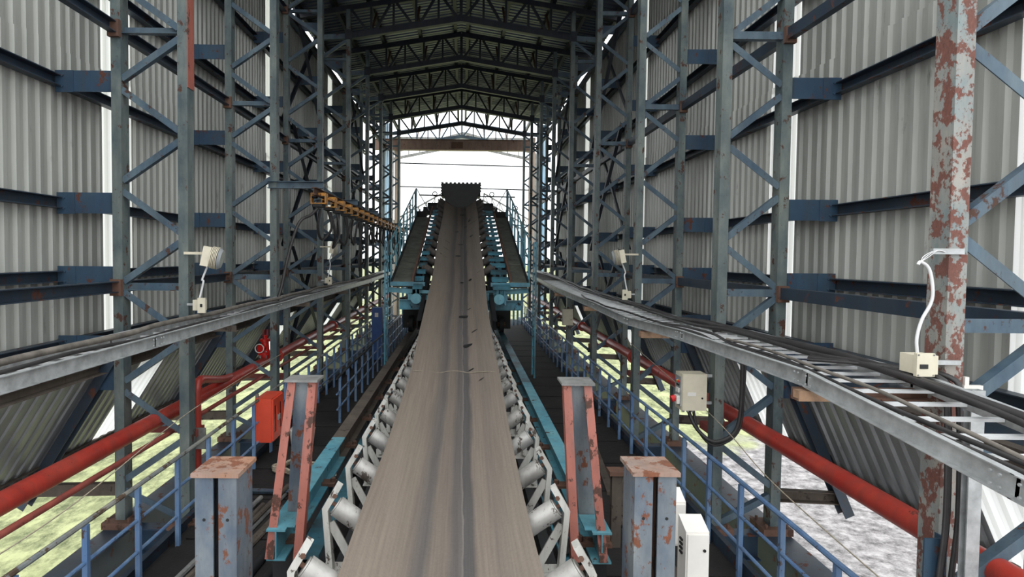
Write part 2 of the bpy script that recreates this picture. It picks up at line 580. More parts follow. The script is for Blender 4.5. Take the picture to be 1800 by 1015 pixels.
# ================================================================== STEEL FRAMES
GIRTZ = [CZ + g for g in (-1.27, -.33, .66, 2.28, 3.95, 5.6, 7.3)]
ZTOP = Z_IN_T - .1
def lattice_column(s, loc_y, mats, kname='lattice_column'):
    cm, bm, brm = mats
    root = empty(kname, (XI[s], loc_y, 0))
    y = loc_y
    xo, xi = XO[s], XI[s]
    d = .19
    def chord(x, top):
        m = MB()
        # boxed pair of channels
        m.bx(x - .065, x + .065, y - d / 2, y + d / 2, 0.02, top)
        return m
    chord(xo, roof_z(xo, -.05)).build('outer_chord', cm, root)
    chord(xi, roof_z(xi, -.05)).build('inner_chord', cm, root)
    ia, oa = xi + s * .06, xo - s * .06
    zo = [.5 + 1.35 * i for i in range(9)]
    zi = [1.17 + 1.35 * i for i in range(8)]
    yy = y - .03
    L = Lpoly(.085, .085)
    def diag(za, zb):
        MB().prof((oa, yy, za), (ia, yy, zb), L, (0, 1, 0)).build('diagonal_brace', bm, root)
    for i in range(8):
        diag(zo[i] + .07, zi[i] - .07)
        if i < 8 and zo[i + 1] < 11.2:
            diag(zo[i + 1] - .07, zi[i] + .07)
    diag(.42, .05)
    for z in (3.2, 6.62, 9.95):
        MB().prof((oa, yy, z), (ia, yy, z), Lpoly(.09, .1), (0, 0, 1)).build('horizontal_strut', bm, root)
    for z in GIRTZ:                               # arms that carry the wall girts
        b = MB().bx(xo + s * .06, XW[s] - s * .14, y - .045, y - .03, z - .14, z + .14).build('wall_bracket', brm, root)
        m = MB()
        m.bx(XW[s] - s * .34, XW[s] - s * .10, y - .06, y - .045, z - .15, z + .14)
        for dz in (-.07, .07):
            m.cyl((XW[s] - s * .2, y - .075, z + dz), (XW[s] - s * .2, y - .06, z + dz), .018, 6)
        m.build('bolted_cleat', brm, b)
    for x in (xo, xi):
        m = MB().bx(x - .2, x + .2, y - .2, y + .2, -.07, .02)
        for ax in (-.14, .14):
            for ay in (-.14, .14):
                m.cyl((x + ax, y + ay, .02), (x + ax, y + ay, .07), .02, 6)
        m.build('base_plate', M['rust'], root)
    # rafter and strut of the flared skirt
    a, b = Vector((SK0[s][0] - s * .12, y, SK0[s][1] + .14)), Vector((SK1[s][0] - s * .1, y, SK1[s][1] + .08))
    n = Vector((-s, 0, .6)).normalized() * .11
    MB().prof(a + n, b + n, Ipoly(.13, .18), (0, 1, 0)).build('skirt_rafter', M['girt'], root)
    MB().prof((xo + s * .06, y, .42), (SK1[s][0] - s * .2, y, .38), Cpoly(.1, .16), (0, 0, 1)).build('skirt_strut', M['darkwood'], root)
    m = MB().bx(xo + s * .06, SK0[s][0] + s * .1, y - .012, y + .012, SK0[s][1] - .22, SK0[s][1] + .12)
    m.build('skirt_bracket', brm, root)
    return root

def col_label(s, k):
    names = {1: 'nearest', 2: 'second', 3: 'third', 4: 'fourth', 5: 'fifth', 6: 'sixth', 7: 'seventh', 8: 'eighth and farthest'}
    if s > 0:
        names = {0: 'nearest', 1: 'second', 2: 'third', 3: 'fourth', 4: 'fifth', 5: 'sixth', 6: 'seventh', 7: 'eighth', 8: 'ninth and farthest'}
    return 'blue lattice column of the %s row, %s from the camera' % (SIDE[s], names[k])
for s in (-1, 1):
    proto = lattice_column(s, FRAMES[1], (M['column'], M['brace'], M['bracket']))
    tag(proto, col_label(s, 1), 'column', 'lattice columns')
    for k in range(2, 9):
        c = copy_tree(proto, (XI[s], FRAMES[k], 0))
        tag(c, col_label(s, k), 'column', 'lattice columns')
for o in list(bpy.data.objects):
    if o.get('label') == col_label(-1, 1):
        MB().bx(XI[-1] + .0652, XI[-1] + .075, FRAMES[1] - .095, FRAMES[1] + .095, CZ + 2.2, CZ + 6).build('primed_splice_plate', M['salmon'], o)
        break
near = lattice_column(1, FRAMES[0], (M['nearcol'], M['brace'], M['bracket']))
tag(near, 'nearest right lattice column with peeling salmon primer and a junction box', 'column', 'lattice columns')

# ---- roof trusses
def roof_truss(y, mat):
    root = empty('roof_truss', (-.13, y, CZ + 7.0))
    xc = -.13
    zt0, zb0 = Z_AP_T, CZ + 7.62
    for s in (-1, 1):
        xi, xo = XI[s], XO[s]
        top = lambda x: roof_z(x)
        bot = lambda x: zb0 - .165 * abs(x - xc)
        MB().bar((xc, y, top(xc)), (XW[s] - s * .1, y, top(XW[s] - s * .1)), .16, .17).build('top_chord', mat, root)
        MB().bar((xc, y, bot(xc)), (xi, y, bot(xi)), .16, .19).build('bottom_chord', mat, root)
        MB().bar((xi, y, bot(xi)), (xo, y, bot(xi) - .05), .13, .16).build('bottom_chord_tie', M['brace'], root)
        n = 5
        xs = [xc + (xi - xc) * i / n for i in range(n + 1)]
        for i in range(1, n):
            MB().bar((xs[i], y, bot(xs[i])), (xs[i], y, top(xs[i])), .07, .07, (0, 1, 0)).build('web_vertical', mat, root)
        for i in range(n):
            if i % 2 == 0:
                p, q = (xs[i] + s * .08, y, bot(xs[i])), (xs[i + 1] - s * .06, y, top(xs[i + 1]))
            else:
                p, q = (xs[i] + s * .06, y, top(xs[i])), (xs[i + 1] - s * .08, y, bot(xs[i + 1]))
            MB().bar(p, q, .08, .07, (0, 1, 0)).build('web_diagonal', mat, root)
        for i in (2, 4):      # fly braces back to the purlins
            MB().bar((xs[i], y, bot(xs[i]) + .05), (xs[i] - s * .05, y + .9, top(xs[i]) + .1), .07, .06).build('fly_brace', M['rust'], root)
        MB().bx(xi - .11, xi + .11, y - .1, y + .1, bot(xi) - .12, bot(xi) + .2).build('gusset_plate', mat, root)
    MB().bar((xc, y, zb0), (xc, y, zt0), .1, .08, (0, 1, 0)).build('king_post', mat, root)
    return root
tp = None
tl = {1: 'nearest dark roof truss, just above the frame edge'}
for k in range(2, 9):
    if tp is None:
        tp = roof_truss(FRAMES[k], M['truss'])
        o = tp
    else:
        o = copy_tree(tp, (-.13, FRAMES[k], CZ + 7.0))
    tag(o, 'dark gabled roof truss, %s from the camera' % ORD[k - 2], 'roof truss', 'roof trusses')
endt = roof_truss(38.4, M['brace'])  # paler paint than the other trusses stands in for daylight beyond the roof
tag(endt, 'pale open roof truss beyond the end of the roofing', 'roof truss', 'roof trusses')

# ---- purlins
for i, x in enumerate((-5.3, -4.2, -3.1, -1.7, -.36, .10, 1.45, 2.85, 3.95, 4.95)):
    z = roof_z(x, .20)
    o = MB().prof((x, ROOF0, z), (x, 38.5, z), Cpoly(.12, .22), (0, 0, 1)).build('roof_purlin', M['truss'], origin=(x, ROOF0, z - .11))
    tag(o, 'long dark roof purlin, %s from the left eave' % ORD[i], 'purlin', 'roof purlins')

# ---- wall girts, struts, skirt rails
lvl = ['lowest', 'second lowest', 'third', 'fourth', 'fifth', 'second highest', 'topmost']
for s in (-1, 1):
    for i, z in enumerate(GIRTZ):
        x = XW[s] - s * .125
        y0 = 2.4 if s < 0 else 3.2
        o = MB().prof((x, y0, z), (x, 33.2, z), Cpoly(.13, .15) if s < 0 else [(-a, b) for a, b in Cpoly(.13, .15)][::-1]).build('wall_girt', M['girt'], origin=(x, y0, z - .08))
        tag(o, 'dark blue wall girt on the %s wall, %s level' % (SIDE[s], lvl[i]), 'girt', 'wall girts')
    for i, z in enumerate((3.2, 6.62, 9.95)):
        x = XO[s] + s * .0
        y0 = 2.4 if s < 0 else FRAMES[0]
        root = empty('column_tie', (x, y0, z - .07), 'longitudinal tie beam joining the %s outer columns, %s level' % (SIDE[s], ('lower', 'middle', 'upper')[i]), 'beam', 'column ties')
        ys = ([y0] if s < 0 else []) + FRAMES[(1 if s < 0 else 0):]
        for a, b in zip(ys, ys[1:]):
            MB().prof((x, a + .1, z), (x, b - .1, z), Cpoly(.1, .15)).build('tie_segment', M['girt'], root)
            MB().bx(x - .075, x + .075, b - .16, b - .098, z - .12, z + .1).build('end_plate', M['rust'], root)
    for i, f in enumerate((-.02, .97)):
        a, b = Vector((SK0[s][0], 0, SK0[s][1])), Vector((SK1[s][0], 0, SK1[s][1]))
        p = a.lerp(b, f * SKT[s] if f > 0 else f) + Vector((-s * .08, 0, .06))
        y0 = 2.4 if s < 0 else 3.5
        o = MB().prof((p.x, y0, p.z), (p.x, 33, p.z), Cpoly(.12, .15)).build('skirt_rail', M['darkwood'], origin=(p.x, y0, p.z - .08))
        tag(o, 'dirty rail along the %s edge of the %s skirt' % (('top', 'bottom')[i], SIDE[s]), 'rail', 'skirt rails')
    # longitudinal X bracing between the outer chords, fourth to sixth frames
    for j, (ka, kb) in enumerate(((3, 4), (5, 6))):
        br = empty('cross_bracing', (XO[s], FRAMES[ka], .5), 'dark cross bracing between %s columns, %s pair' % (SIDE[s], ('nearer', 'farther')[j]), 'bracing', 'longitudinal bracing')
        for z0, z1 in ((.6, 3.9), (3.9, 7.2), (7.2, 10.6)):
            MB().prof((XO[s] + s * .13, FRAMES[ka] + .1, z0), (XO[s] + s * .13, FRAMES[kb] - .1, z1), Lpoly(.09, .09)).build('brace_bar', M['truss'], br)
            MB().prof((XO[s] - s * .13, FRAMES[ka] + .1, z1), (XO[s] - s * .13, FRAMES[kb] - .1, z0), Lpoly(.09, .09)).build('brace_bar', M['truss'], br)

# ---- far end of the shed
o = empty('end_girder', (-.7, 36.2, CZ + 6.3), 'brown box girder across the far open end of the shed', 'girder')
MB().bx(-5.4, 4.05, 36.0, 36.4, CZ + 6.33, CZ + 6.9).build('girder_body', M['browngirder'], o)
MB().bx(-5.45, 4.1, 35.96, 36.44, CZ + 6.9, CZ + 6.96).build('top_flange', M['rust'], o)
MB().bx(-.75, -.05, 35.96, 36.0, CZ + 6.42, CZ + 6.8).build('patch_plate', M['rust'], o)
for s in (-1, 1):
    x0, x1 = (-4.92, -4.36) if s < 0 else (4.48, 5.0)
    o = MB()
    for i in range(5):
        xx = x0 + (x1 - x0) * i / 5
        o.bx(xx, xx + (x1 - x0) / 5 - .015, 36.5, 36.54 + .02 * (i % 2), -.1, CZ + 8)
    tag(o.build('end_cladding', M['skyblue'], origin=(x0, 36.5, -.1)), 'light blue upright cladding at the far %s end' % SIDE[s], 'cladding', 'end cladding')
    xc0 = -4.18 if s < 0 else 3.98
    c = empty('end_column', (xc0, 36.56, -.1), 'pale cream end column at the far %s corner' % SIDE[s], 'column', 'end columns')
    MB().prof((xc0 + .17, 36.56, -.1), (xc0 + .17, 36.56, CZ + 7.2), Ipoly(.34, .3, .03, .03), (0, 1, 0)).build('shaft', M['creamcol'], c)
    MB().bx(xc0 - .08, xc0 + .42, 36.3, 36.86, -.12, 0).build('base_plate', M['rust'], c)
for i, (y, x0, x1, h0, h1) in enumerate(((36.5, -3.9, 4.02, 5.6, 5.45), (36.5, -3.9, 4.02, 4.18, 4.04))):
    o = MB().cyl((x0, y, CZ + h0), (x1, y, CZ + h1), .035, 8).build('cross_rod', M['blackframe'], origin=(x0, y, CZ + h0 - .03))
    tag(o, ('thin upper rod across the far bright opening', 'thin lower rod across the far bright opening')[i], 'rod', 'cross rods')
g = empty('far_gable', (0, 52, -7), 'faint gable frame of the next shed beyond the opening', 'frame')
for s in (-1, 1):
    MB().bar((0, 52, CZ + 9.6), (s * 6.2, 52, CZ + 8.3), .16, .22).build('rafter', M['galv_dull'], g)
    MB().bar((0, 52, CZ + 10.6), (s * 6.2, 52, CZ + 8.9), .16, .22).build('upper_rafter', M['galv_dull'], g)
    for i in range(1, 7):
        x = s * i * .95
        MB().bar((x, 52, CZ + 9.6 - abs(x) * .21), (x, 52, CZ + 10.6 - abs(x) * .274), .08, .08, (0, 1, 0)).build('web_bar', M['galv_dull'], g)
    MB().bx(s * 6.2 - .15, s * 6.2 + .15, 51.85, 52.15, -7, CZ + 8.9).build('post', M['galv_dull'], g)
MB().bar((-6.2, 52, CZ + 10.1), (6.2, 52, CZ + 10.1), .1, .25).build('tie', M['galv_dull'], g)

# ================================================================== CONVEYOR
XC = -.115                       # conveyor centre line
EDGE_H = [(1.5, 2.09), (5.0, 2.09), (6.2, 2.03), (7.5, 1.93), (9.45, 1.71), (11, 1.45), (13, 1.08), (14.9, .66), (17, .10), (27.0, -2.62)]
def belt_edge_z(y): return CZ - lerp_tab(EDGE_H, y)
def belt_z_smooth(y): return (belt_edge_z(y - .9) + 2 * belt_edge_z(y) + belt_edge_z(y + .9)) / 4
m = MB()
NU = 28
prof = []
for i in range(NU + 1):
    u = i / NU
    x = (u - .5) * 1.35
    ax = abs(x)
    z = -.30 if ax < .22 else -.30 + .30 * ((ax - .22) / .455) ** 1.18
    prof.append((x, z))
ys = [1.2 + .3 * i for i in range(int((26.6 - 1.2) / .3) + 1)]
for y in ys:
    zz = belt_z_smooth(y)
    for (x, z) in prof:
        wob = .012 * math.sin(y * 2.1 + x * 3)
        m.v.append(Vector((XC + x + .012 * math.sin(y * .9), y, zz + z + (wob if abs(x) > .5 else 0))))
nr = NU + 1
top_n = len(m.v)
for j in range(len(ys) - 1):
    for i in range(NU):
        m.f.append([j * nr + i, j * nr + i + 1, (j + 1) * nr + i + 1, (j + 1) * nr + i])
bot = [Vector((v.x, v.y, v.z - .02)) for v in m.v]
m.v += bot
nf = len(m.f)
for f in m.f[:nf]:
    m.f.append([i + top_n for i in f[::-1]])
for j in range(len(ys) - 1):
    for i, flip in ((0, False), (NU, True)):
        q = [j * nr + i, (j + 1) * nr + i, (j + 1) * nr + i + top_n, j * nr + i + top_n]
        m.f.append(q[::-1] if flip else q)
belt = m.build('conveyor_belt', M['belt'], origin=(XC, 1.2, 1.2), smooth=50)
uvl = belt.data.uv_layers.new(name='UVMap')
for lp in belt.data.loops:
    vi = lp.vertex_index % top_n
    uvl.data[lp.index].uv = ((vi % nr) / NU, ys[vi // nr])
tag(belt, 'wide worn brown rubber conveyor belt rising to the far end', 'conveyor belt')
# vulcanised splice lines and small gouges
for j, (ysp, w) in enumerate(((8.95, .035),)):
    mm = MB()
    pts = []
    for (x, z) in prof[1:-1]:
        pts.append((XC + x, ysp + .95 * (1 - (x / .68) ** 2), 0))
    vs, fs = [], []
    for i, (x, y, _) in enumerate(pts):
        z = belt_z_smooth(y) + prof[i + 1][1] + .006
        vs += [(x, y, z), (x, y + w, z + .002)]
    for i in range(len(pts) - 1):
        fs.append((2 * i, 2 * i + 2, 2 * i + 3, 2 * i + 1))
    mm.add(vs, fs).build('splice_line', M['rope'], belt)
for (x, y, rx, ry) in ((.22, 11.2, .10, .09), (.28, 9.9, .05, .03), (.42, 9.2, .04, .02), (.15, 13.1, .12, .1), (.27, 13.6, .05, .04), (.1, 15.8, .05, .06), (.32, 15.9, .05, .08),
                       (.36, 11.9, .07, .05), (-.02, 18.4, .12, .1), (.05, 19.8, .1, .08), (.4, 20.6, .07, .16), (-.1, 21.6, .08, .1), (.2, 22.4, .07, .1), (.36, 23.2, .06, .2), (.1, 24.6, .14, .16)):
    mm = MB()
    n = 9
    a0 = R.random()
    vs = []
    for i in range(n):
        a = 2 * math.pi * i / n
        rr = R.uniform(.7, 1.1)
        px, py = x + rx * rr * math.cos(a), y + ry * rr * math.sin(a)
        u = abs(px)
        zz = -.30 if u < .22 else -.30 + .30 * ((u - .22) / .455) ** 1.18
        vs.append((XC + px, py, belt_z_smooth(py) + zz + .008))
    mm.add(vs, [list(range(n))]).build('worn_gouge', M['rubber'], belt)

# ---- troughing idlers
def idler(y, dirty=False):
    """origin on the stringer top at the conveyor centre line; returns an Empty"""
    z0 = CZ - 2.62
    root = empty('belt_idler', (XC, y, z0))
    fm, rm = (M['idlerframe'], M['roller']) if not dirty else (M['dirtyroller'], M['dirtyroller'])
    MB().prof((XC - 1.0, y, z0 + .02), (XC + 1.0, y, z0 + .02), Lpoly(.1, .08), (0, 0, 1)).build('base_angle', fm, root)
    c = MB().cyl((XC - .24, y, CZ - 2.505), (XC + .24, y, CZ - 2.505), .085, 16)
    c.build('centre_roller', rm, root, smooth=40)
    for s in (-1, 1):
        p = Vector((XC + s * .90, y, CZ - 2.065))
        q = Vector((XC + s * .40, y, CZ - 2.42))
        mr = MB().cyl(p, q, .085, 20)
        d = (p - q).normalized()
        mr.cyl(p + d * .002, p + d * .012, .07, 16)
        roller = mr.build('wing_roller', rm, root, smooth=40)
        MB().cyl(p, p + d * .09, .018, 8).build('spindle', M['rust'], roller)
        pts = [(XC + s * .92, z0 + .02), (XC + s * .965, CZ - 2.09), (XC + s * .855, CZ - 1.90)]
        mb = MB()
        wd = .09
        t = .05
        vs = []
        offs = [Vector((s, 0, 0)), Vector((s * .93, 0, .35)).normalized(), Vector((s * .84, 0, .54)).normalized()]
        for (x, z), n in zip(pts, offs):
            for yy in (-wd / 2, wd / 2):
                for tt in (0, t):
                    vs.append((x + n.x * tt, y + yy, z + n.z * tt))
        fs = []
        for i in range(2):
            a = 4 * i
            fs += [(a, a + 4, a + 6, a + 2), (a + 1, a + 3, a + 7, a + 5), (a, a + 1, a + 5, a + 4), (a + 2, a + 6, a + 7, a + 3)]
        fs += [(0, 2, 3, 1), (8, 9, 11, 10)]
        br = mb.add(vs, fs).build('end_bracket', fm, root)
        MB().cyl((XC + s * .905, y - .04, CZ - 1.965), (XC + s * .905, y - .055, CZ - 1.965), .02, 6).build('bolt', M['rust'], br)
        MB().bar((XC + s * .95, y, CZ - 2.20), (XC + s * .74, y, z0 + .03), .07, .016, (0, 1, 0)).build('diagonal_stay', fm, root)
        MB().bar((XC + s * .34, y, z0 + .03), (XC + s * .36, y, CZ - 2.46), .05, .02, (0, 1, 0)).build('inner_bracket', fm, root)
    return root
idp = None
for i in range(13):
    y = 2.9 + i * .97
    if idp is None:
        idp = idler(y)
        o = idp
    else:
        o = copy_tree(idp, (XC, y, CZ - 2.62))
    if i == 0:
        tag(o, 'white steel belt idler cut off at the bottom edge of view', 'idler', 'belt idlers')
    else:
        tag(o, 'white steel troughing idler under the belt, %s from the camera' % ORD[i], 'idler', 'belt idlers')

for s in (-1, 1):
    x = XC + s * .9
    root = empty('conveyor_stringer', (x, 1.5, 0), 'dark %s stringer channel carrying the idlers' % SIDE[s], 'stringer', 'conveyor stringers')
    MB().prof((x, 1.5, CZ - 2.74), (x, 22, CZ - 2.74), Cpoly(.1, .2)).build('channel', M['blackframe'], root)
    for i in range(11):
        y = 2.4 + 1.95 * i
        MB().bx(x - .04, x + .04, y - .05, y + .05, .0, CZ - 2.84).build('leg', M['blackframe'], root)

# ---- machine rails on their beams
XR = {-1: -1.63, 1: 1.26}
HR = 2.44
for s in (-1, 1):
    x = XR[s]
    y0 = 5.2
    root = empty('rail_beam', (x, y0, 0), 'turquoise I-beam track on the %s of the belt, coal dusted farther away' % SIDE[s], 'track beam', 'track beams')
    zt = CZ - HR
    yb = 7.9 if s < 0 else 11.5
    MB().prof((x, y0, zt - .14), (x, yb, zt - .14), Ipoly(.17, .28, .018, .014)).build('clean_beam', M['teal'], root)
    MB().prof((x, yb, zt - .14), (x, 33, zt - .14), Ipoly(.17, .28, .018, .014)).build('dusty_beam', M['teal_dusty'] if s > 0 else M['darkwood'], root)
    MB().bx(x + (-s) * .2 - .11, x + (-s) * .2 + .11, y0 + .3, 33, zt - .42, zt - .38).build('lower_shelf', M['teal_dusty'], root)
    for i in range(20):
        y = y0 + .35 + i * 1.4
        MB().bx(x - .1, x + .1, y - .12, y + .12, 0, zt - .281).build('pedestal', M['blackframe'], root)
        c = MB().bx(x - .16, x + .16, y - .08, y + .08, zt - .27, zt - .235)
        for sx in (-.13, .13):
            c.cyl((x + sx, y, zt - .235), (x + sx, y, zt - .19), .03, 6)
        if i < 8:
            c.build('rail_clip', M['rust'], root)
    # heap of coal dust lying along the beam foot
random.seed(3)
for s, x0, x1, ya, yb2, hh in ((-1, -1.45, -1.2, 7.4, 26, .12), (1, .95, 1.1, 5.5, 26, .08)):
    mm = MB()
    ny = 90
    rows = []
    for j in range(ny + 1):
        y = ya + (yb2 - ya) * j / ny
        base = CZ - HR - .40
        row = []
        for i in range(5):
            x = x0 + (x1 - x0) * i / 4
            z = base + (hh * math.sin(math.pi * i / 4) * (random.uniform(.5, 1.2)) if 0 < i < 4 else 0)
            row.append((x, y, z))
        rows.append(row)
    vs = [p for r_ in rows for p in r_]
    fs = [(j * 5 + i, j * 5 + i + 1, (j + 1) * 5 + i + 1, (j + 1) * 5 + i) for j in range(ny) for i in range(4)]
    o = mm.add(vs, fs).build('coal_spillage', M['coal'], origin=(x0, ya, CZ - HR - .4))
    tag(o, 'ridge of spilled coal dust beside the %s track beam' % SIDE[s], 'coal dust', kind='stuff')

# ---- buffer stands on the beam ends (blue post, two raking salmon legs, cap plate)
for s in (-1, 1):
    xb, xt = (-1.56, -1.49) if s < 0 else (1.20, 1.085)
    y = 5.65
    zt = CZ - HR
    ztop = CZ - 1.19
    root = empty('buffer_stand', (xb, y, zt), 'salmon and blue steel buffer stand on the %s track beam end' % SIDE[s], 'buffer stand', 'buffer stands')
    MB().prof((xb, y, zt), (xt, y, ztop), Ipoly(.15, .15, .014, .01), (0, 1, 0)).build('post', M['stoppost'], root)
    MB().box((xt, y - .02, ztop + .01), (.31, .27, .022), Matrix.Rotation(.02 * s, 3, 'X')).build('cap_plate', M['galv_dull'], root)
    for k in (-1, 1):
        p = Vector((xt + k * .095, y - .06, ztop))
        q = Vector((xb + (.0 if s < 0 else -.05) + k * .125, y - .42, zt - .27))
        MB().prof(p, q, Lpoly(.075, .1, .014) if k < 0 else [(-a, b) for a, b in Lpoly(.075, .1, .014)][::-1], (0, 1, 0)).build('raking_leg', M['salmon'], root)
    MB().bx(xb - .085, xb + .085, y - .40, y - .1, zt, zt + .012).build('foot_plate', M['teal'], root)

# ---- near stop posts
for s in (-1, 1):
    x0, x1, y0, y1 = (-1.80, -1.48, 3.93, 4.28) if s < 0 else (1.155, 1.475, 3.95, 4.28)
    ztop = CZ - (1.47 if s < 0 else 1.44)
    xm, ym = (x0 + x1) / 2, (y0 + y1) / 2
    root = empty('stop_post', (xm, ym, 0), 'rusty blue twin-channel stop post in the %s foreground' % SIDE[s], 'post', 'stop posts')
    a, b = x0 + .02, x1 - .02
    w = (b - a - .035) / 2
    ya, yb = y0 + .02, y1 - .03
    for k, (u, v) in enumerate(((a, a + w), (b - w, b))):
        mm = MB()
        t = .016
        # channel: front flange, back flange, outer web
        mm.bx(u, v, ya, ya + t, 0.02, ztop - .028)
        mm.bx(u, v, yb - t, yb, 0.02, ztop - .028)
        if k == 0:
            mm.bx(u, u + t, ya + t, yb - t, 0.02, ztop - .028)
        else:
            mm.bx(v - t, v, ya + t, yb - t, 0.02, ztop - .028)
        ch = mm.build('channel', M['stoppost'], root)
        hm = MB()
        for hz in (.32, ):
            hm.cyl(((u + v) / 2, ya - .002, ztop - hz), ((u + v) / 2, ya + .004, ztop - hz), .011, 10)
        hm.build('bolt_hole', M['black'], ch)
    MB().bx(a + w - .03, b - w + .03, ym - .01, ym + .01, .02, ztop - .028).build('inner_plate', M['rust'], root)
    MB().bx(x0, x1, y0, y1, ztop - .028, ztop).build('cap_plate', M['rustcap'], root)
    MB().bx(x0 - .06, x1 + .06, y0 - .06, y1 + .06, 0, .02).build('base_plate', M['rust'], root)

# ================================================================== RAILINGS, PIPES, CABLE TRAYS
def railing(name, x, y0, y1, sp, label, topmat, ztop=1.12, posts=True, offs=0.0):
    root = empty(name, (x, y0, 0), label, 'railing', 'guard railings')
    n = int((y1 - y0) / sp)
    for i in range(n + 1):
        y = y0 + offs + i * sp
        MB().bar((x, y, 0), (x, y, ztop - .02), .05, .05, (0, 1, 0)).build('post', M['railing'], root)
    def rail(z, r, mat, nm):
        pts = [(x + R.uniform(-.012, .012), y0 - .3 + i * (y1 - y0 + .5) / 14, z + R.uniform(-.012, .012)) for i in range(15)]
        MB().path(pts, r, 8).build(nm, mat, root, smooth=40)
    rail(ztop, .026, topmat, 'top_rail')
    rail(ztop * .67, .02, M['railing'], 'middle_rail')
    rail(ztop * .36, .02, M['railing'], 'lower_rail')
    return root
railing('guard_railing', -3.50, 3.7, 30.5, .9, 'blue pipe railing along the left edge of the gallery with worn top rail', M['railworn'], 1.13)
railing('guard_railing', 3.18, 3.2, 30.5, .87, 'blue pipe railing along the right edge of the gallery', M['railing'], 1.12)
railing('guard_railing', -2.62, 12.8, 30.0, .95, 'inner railing between the left walkway and the track beam', M['blackframe'], 1.05)

def pipe(name, x, z, r, y0, y1, mat, label, sup=None):
    root = empty(name, (x, y0, z - r), label, 'pipe')
    MB().cyl((x, y0, z), (x, y1, z), r, 24).build('pipe_run', mat, root, smooth=40)
    if r > .08:
        for y in (13.4, 19.2, 25.0):
            MB().cyl((x, y - .03, z), (x, y + .03, z), r * 1.45, 20).build('flange', mat, root, smooth=40)
    return root
pl = pipe('fire_main', -4.17, CZ - 2.29, .105, 2.4, 34, M['pipe'], 'large red water pipe running along the left columns')
pr = pipe('fire_main', 3.88, CZ - 2.24, .105, 2.4, 34, M['pipe'], 'large red water pipe running along the right columns')
p2 = pipe('thin_pipe', -4.0, CZ - 2.47, .034, 2.4, 30, M['pipe2'], 'thin dull red pipe below the left water main')
# pipe rests: red-brown angle between the chords at each frame
for s, par in ((-1, pl), (1, pr)):
    for k in range(1, 8):
        y = FRAMES[k] + .35
        z = CZ - 2.23 - .15
        if s < 0: z -= .13
        MB().prof((XI[s] + s * .02, y, z), (XO[s] - s * .02, y, z), Lpoly(.09, .09), (0, 0, 1)).build('pipe_rest', M['pipe2'], par)
        MB().bx(XI[s] - .06, XI[s] + .06, FRAMES[k] + .095, y + .05, z - .05, z + .05).build('rest_arm', M['pipe2'], par)
# branch riser on the left main with elbow, behind the nearest left column
br = smooth_pts([(-4.17, 10.7, CZ - 2.22), (-4.02, 9.9, CZ - 2.10), (-3.80, 8.75, CZ - 1.86), (-3.75, 8.5, CZ - 1.82), (-3.74, 8.40, CZ - 1.87), (-3.74, 8.38, CZ - 2.05), (-3.74, 8.38, CZ - 2.6), (-3.74, 8.38, .1)], 5)
MB().path(br, .06, 12).build('branch_pipe', M['pipe'], pl, smooth=40)
MB().bx(-3.74, -3.58, 8.29, 8.31, CZ - 2.75, CZ - 2.45).build('clamp_plate', M['galv_dull'], pl)
# hydrant valve on the left main
y = 12.6
v = empty('hydrant_valve', (-4.17, y, CZ - 2.12), 'bright red hydrant valve standing on the left water main', 'valve')
MB().cyl((-4.17, y, CZ - 2.21), (-4.17, y, CZ - 2.13), .11, 16).cyl((-4.17, y, CZ - 2.13), (-4.17, y, CZ - 2.07), .15, 16).cyl((-4.17, y, CZ - 2.07), (-4.17, y, CZ - 1.85), .09, 14, .075).build('body', M['red'], v, smooth=40)
MB().cyl((-4.17, y, CZ - 1.85), (-4.17, y, CZ - 1.80), .11, 14).cyl((-4.17, y, CZ - 1.80), (-4.17, y, CZ - 1.72), .05, 10).build('bonnet', M['red'], v, smooth=40)
MB().cyl((-4.17, y, CZ - 1.98), (-4.23, y - .16, CZ - 1.98), .075, 14).build('outlet', M['red'], v, smooth=40)
MB().path([(-4.23 + .09 * math.cos(a), y - .175, CZ - 1.98 + .09 * math.sin(a)) for a in [2 * math.pi * i / 16 for i in range(17)]], .012, 6).build('outlet_ring', M['white'], v)
for k in range(2):
    MB().cyl((-4.2 + .08 * k, y, CZ - 1.75), (-4.2 + .08 * k, y, CZ - 1.60), .014, 6).build('stem', M['red'], v)
for k in range(6):
    a = k * math.pi / 3
    MB().cyl((-4.17 + .12 * math.cos(a), y + .12 * math.sin(a), CZ - 2.2), (-4.17 + .12 * math.cos(a), y + .12 * math.sin(a), CZ - 2.05), .012, 6).build('flange_bolt', M['galv'], v)

# ---- ladder-type cable trays
def tray(xin, xout, tab, y1, label, mat):
    y0 = tab[0][0]
    hz = lambda y: CZ - lerp_tab(tab, y)
    root = empty('cable_tray', ((xin + xout) / 2, y0, hz(y0)), label, 'cable tray', 'cable trays')
    knots = [k for k, _ in tab]
    sg = 1 if xin > 0 else -1
    for nm, x in (('inner_side_rail', xin), ('outer_side_rail', xout)):
        m = MB()
        for a, b in zip(knots, knots[1:]):
            poly = Cpoly(.04, .12, .006)
            if (nm[0] == 'i') == (sg > 0):
                poly = [(-p, q) for p, q in poly][::-1]
            m.prof((x, a - .01, hz(a) + .06), (x, b + .01, hz(b) + .06), poly)
            if nm[0] == 'i':
                for dy in (-.1, -.05, .05, .1):
                    for dz in (.03, .09):
                        if a > y0:
                            m.cyl((x - sg * .02, a + dy, hz(a + dy) + dz), (x - sg * .03, a + dy, hz(a + dy) + dz), .008, 6)
        m.build(nm, mat, root)
    y = y0 + .1
    while y < y1:
        MB().box(((xin + xout) / 2, y, hz(y) + .03), (abs(xout - xin) - .045, .045, .02)).build('rung', M['galv_light'] if y < 20 else M['galv_dull'], root)
        y += .27
    return root, hz
LT = [(1.6, .96), (6.0, .955), (10.0, .945), (14.0, .93), (20.0, .925), (27.0, .8)]
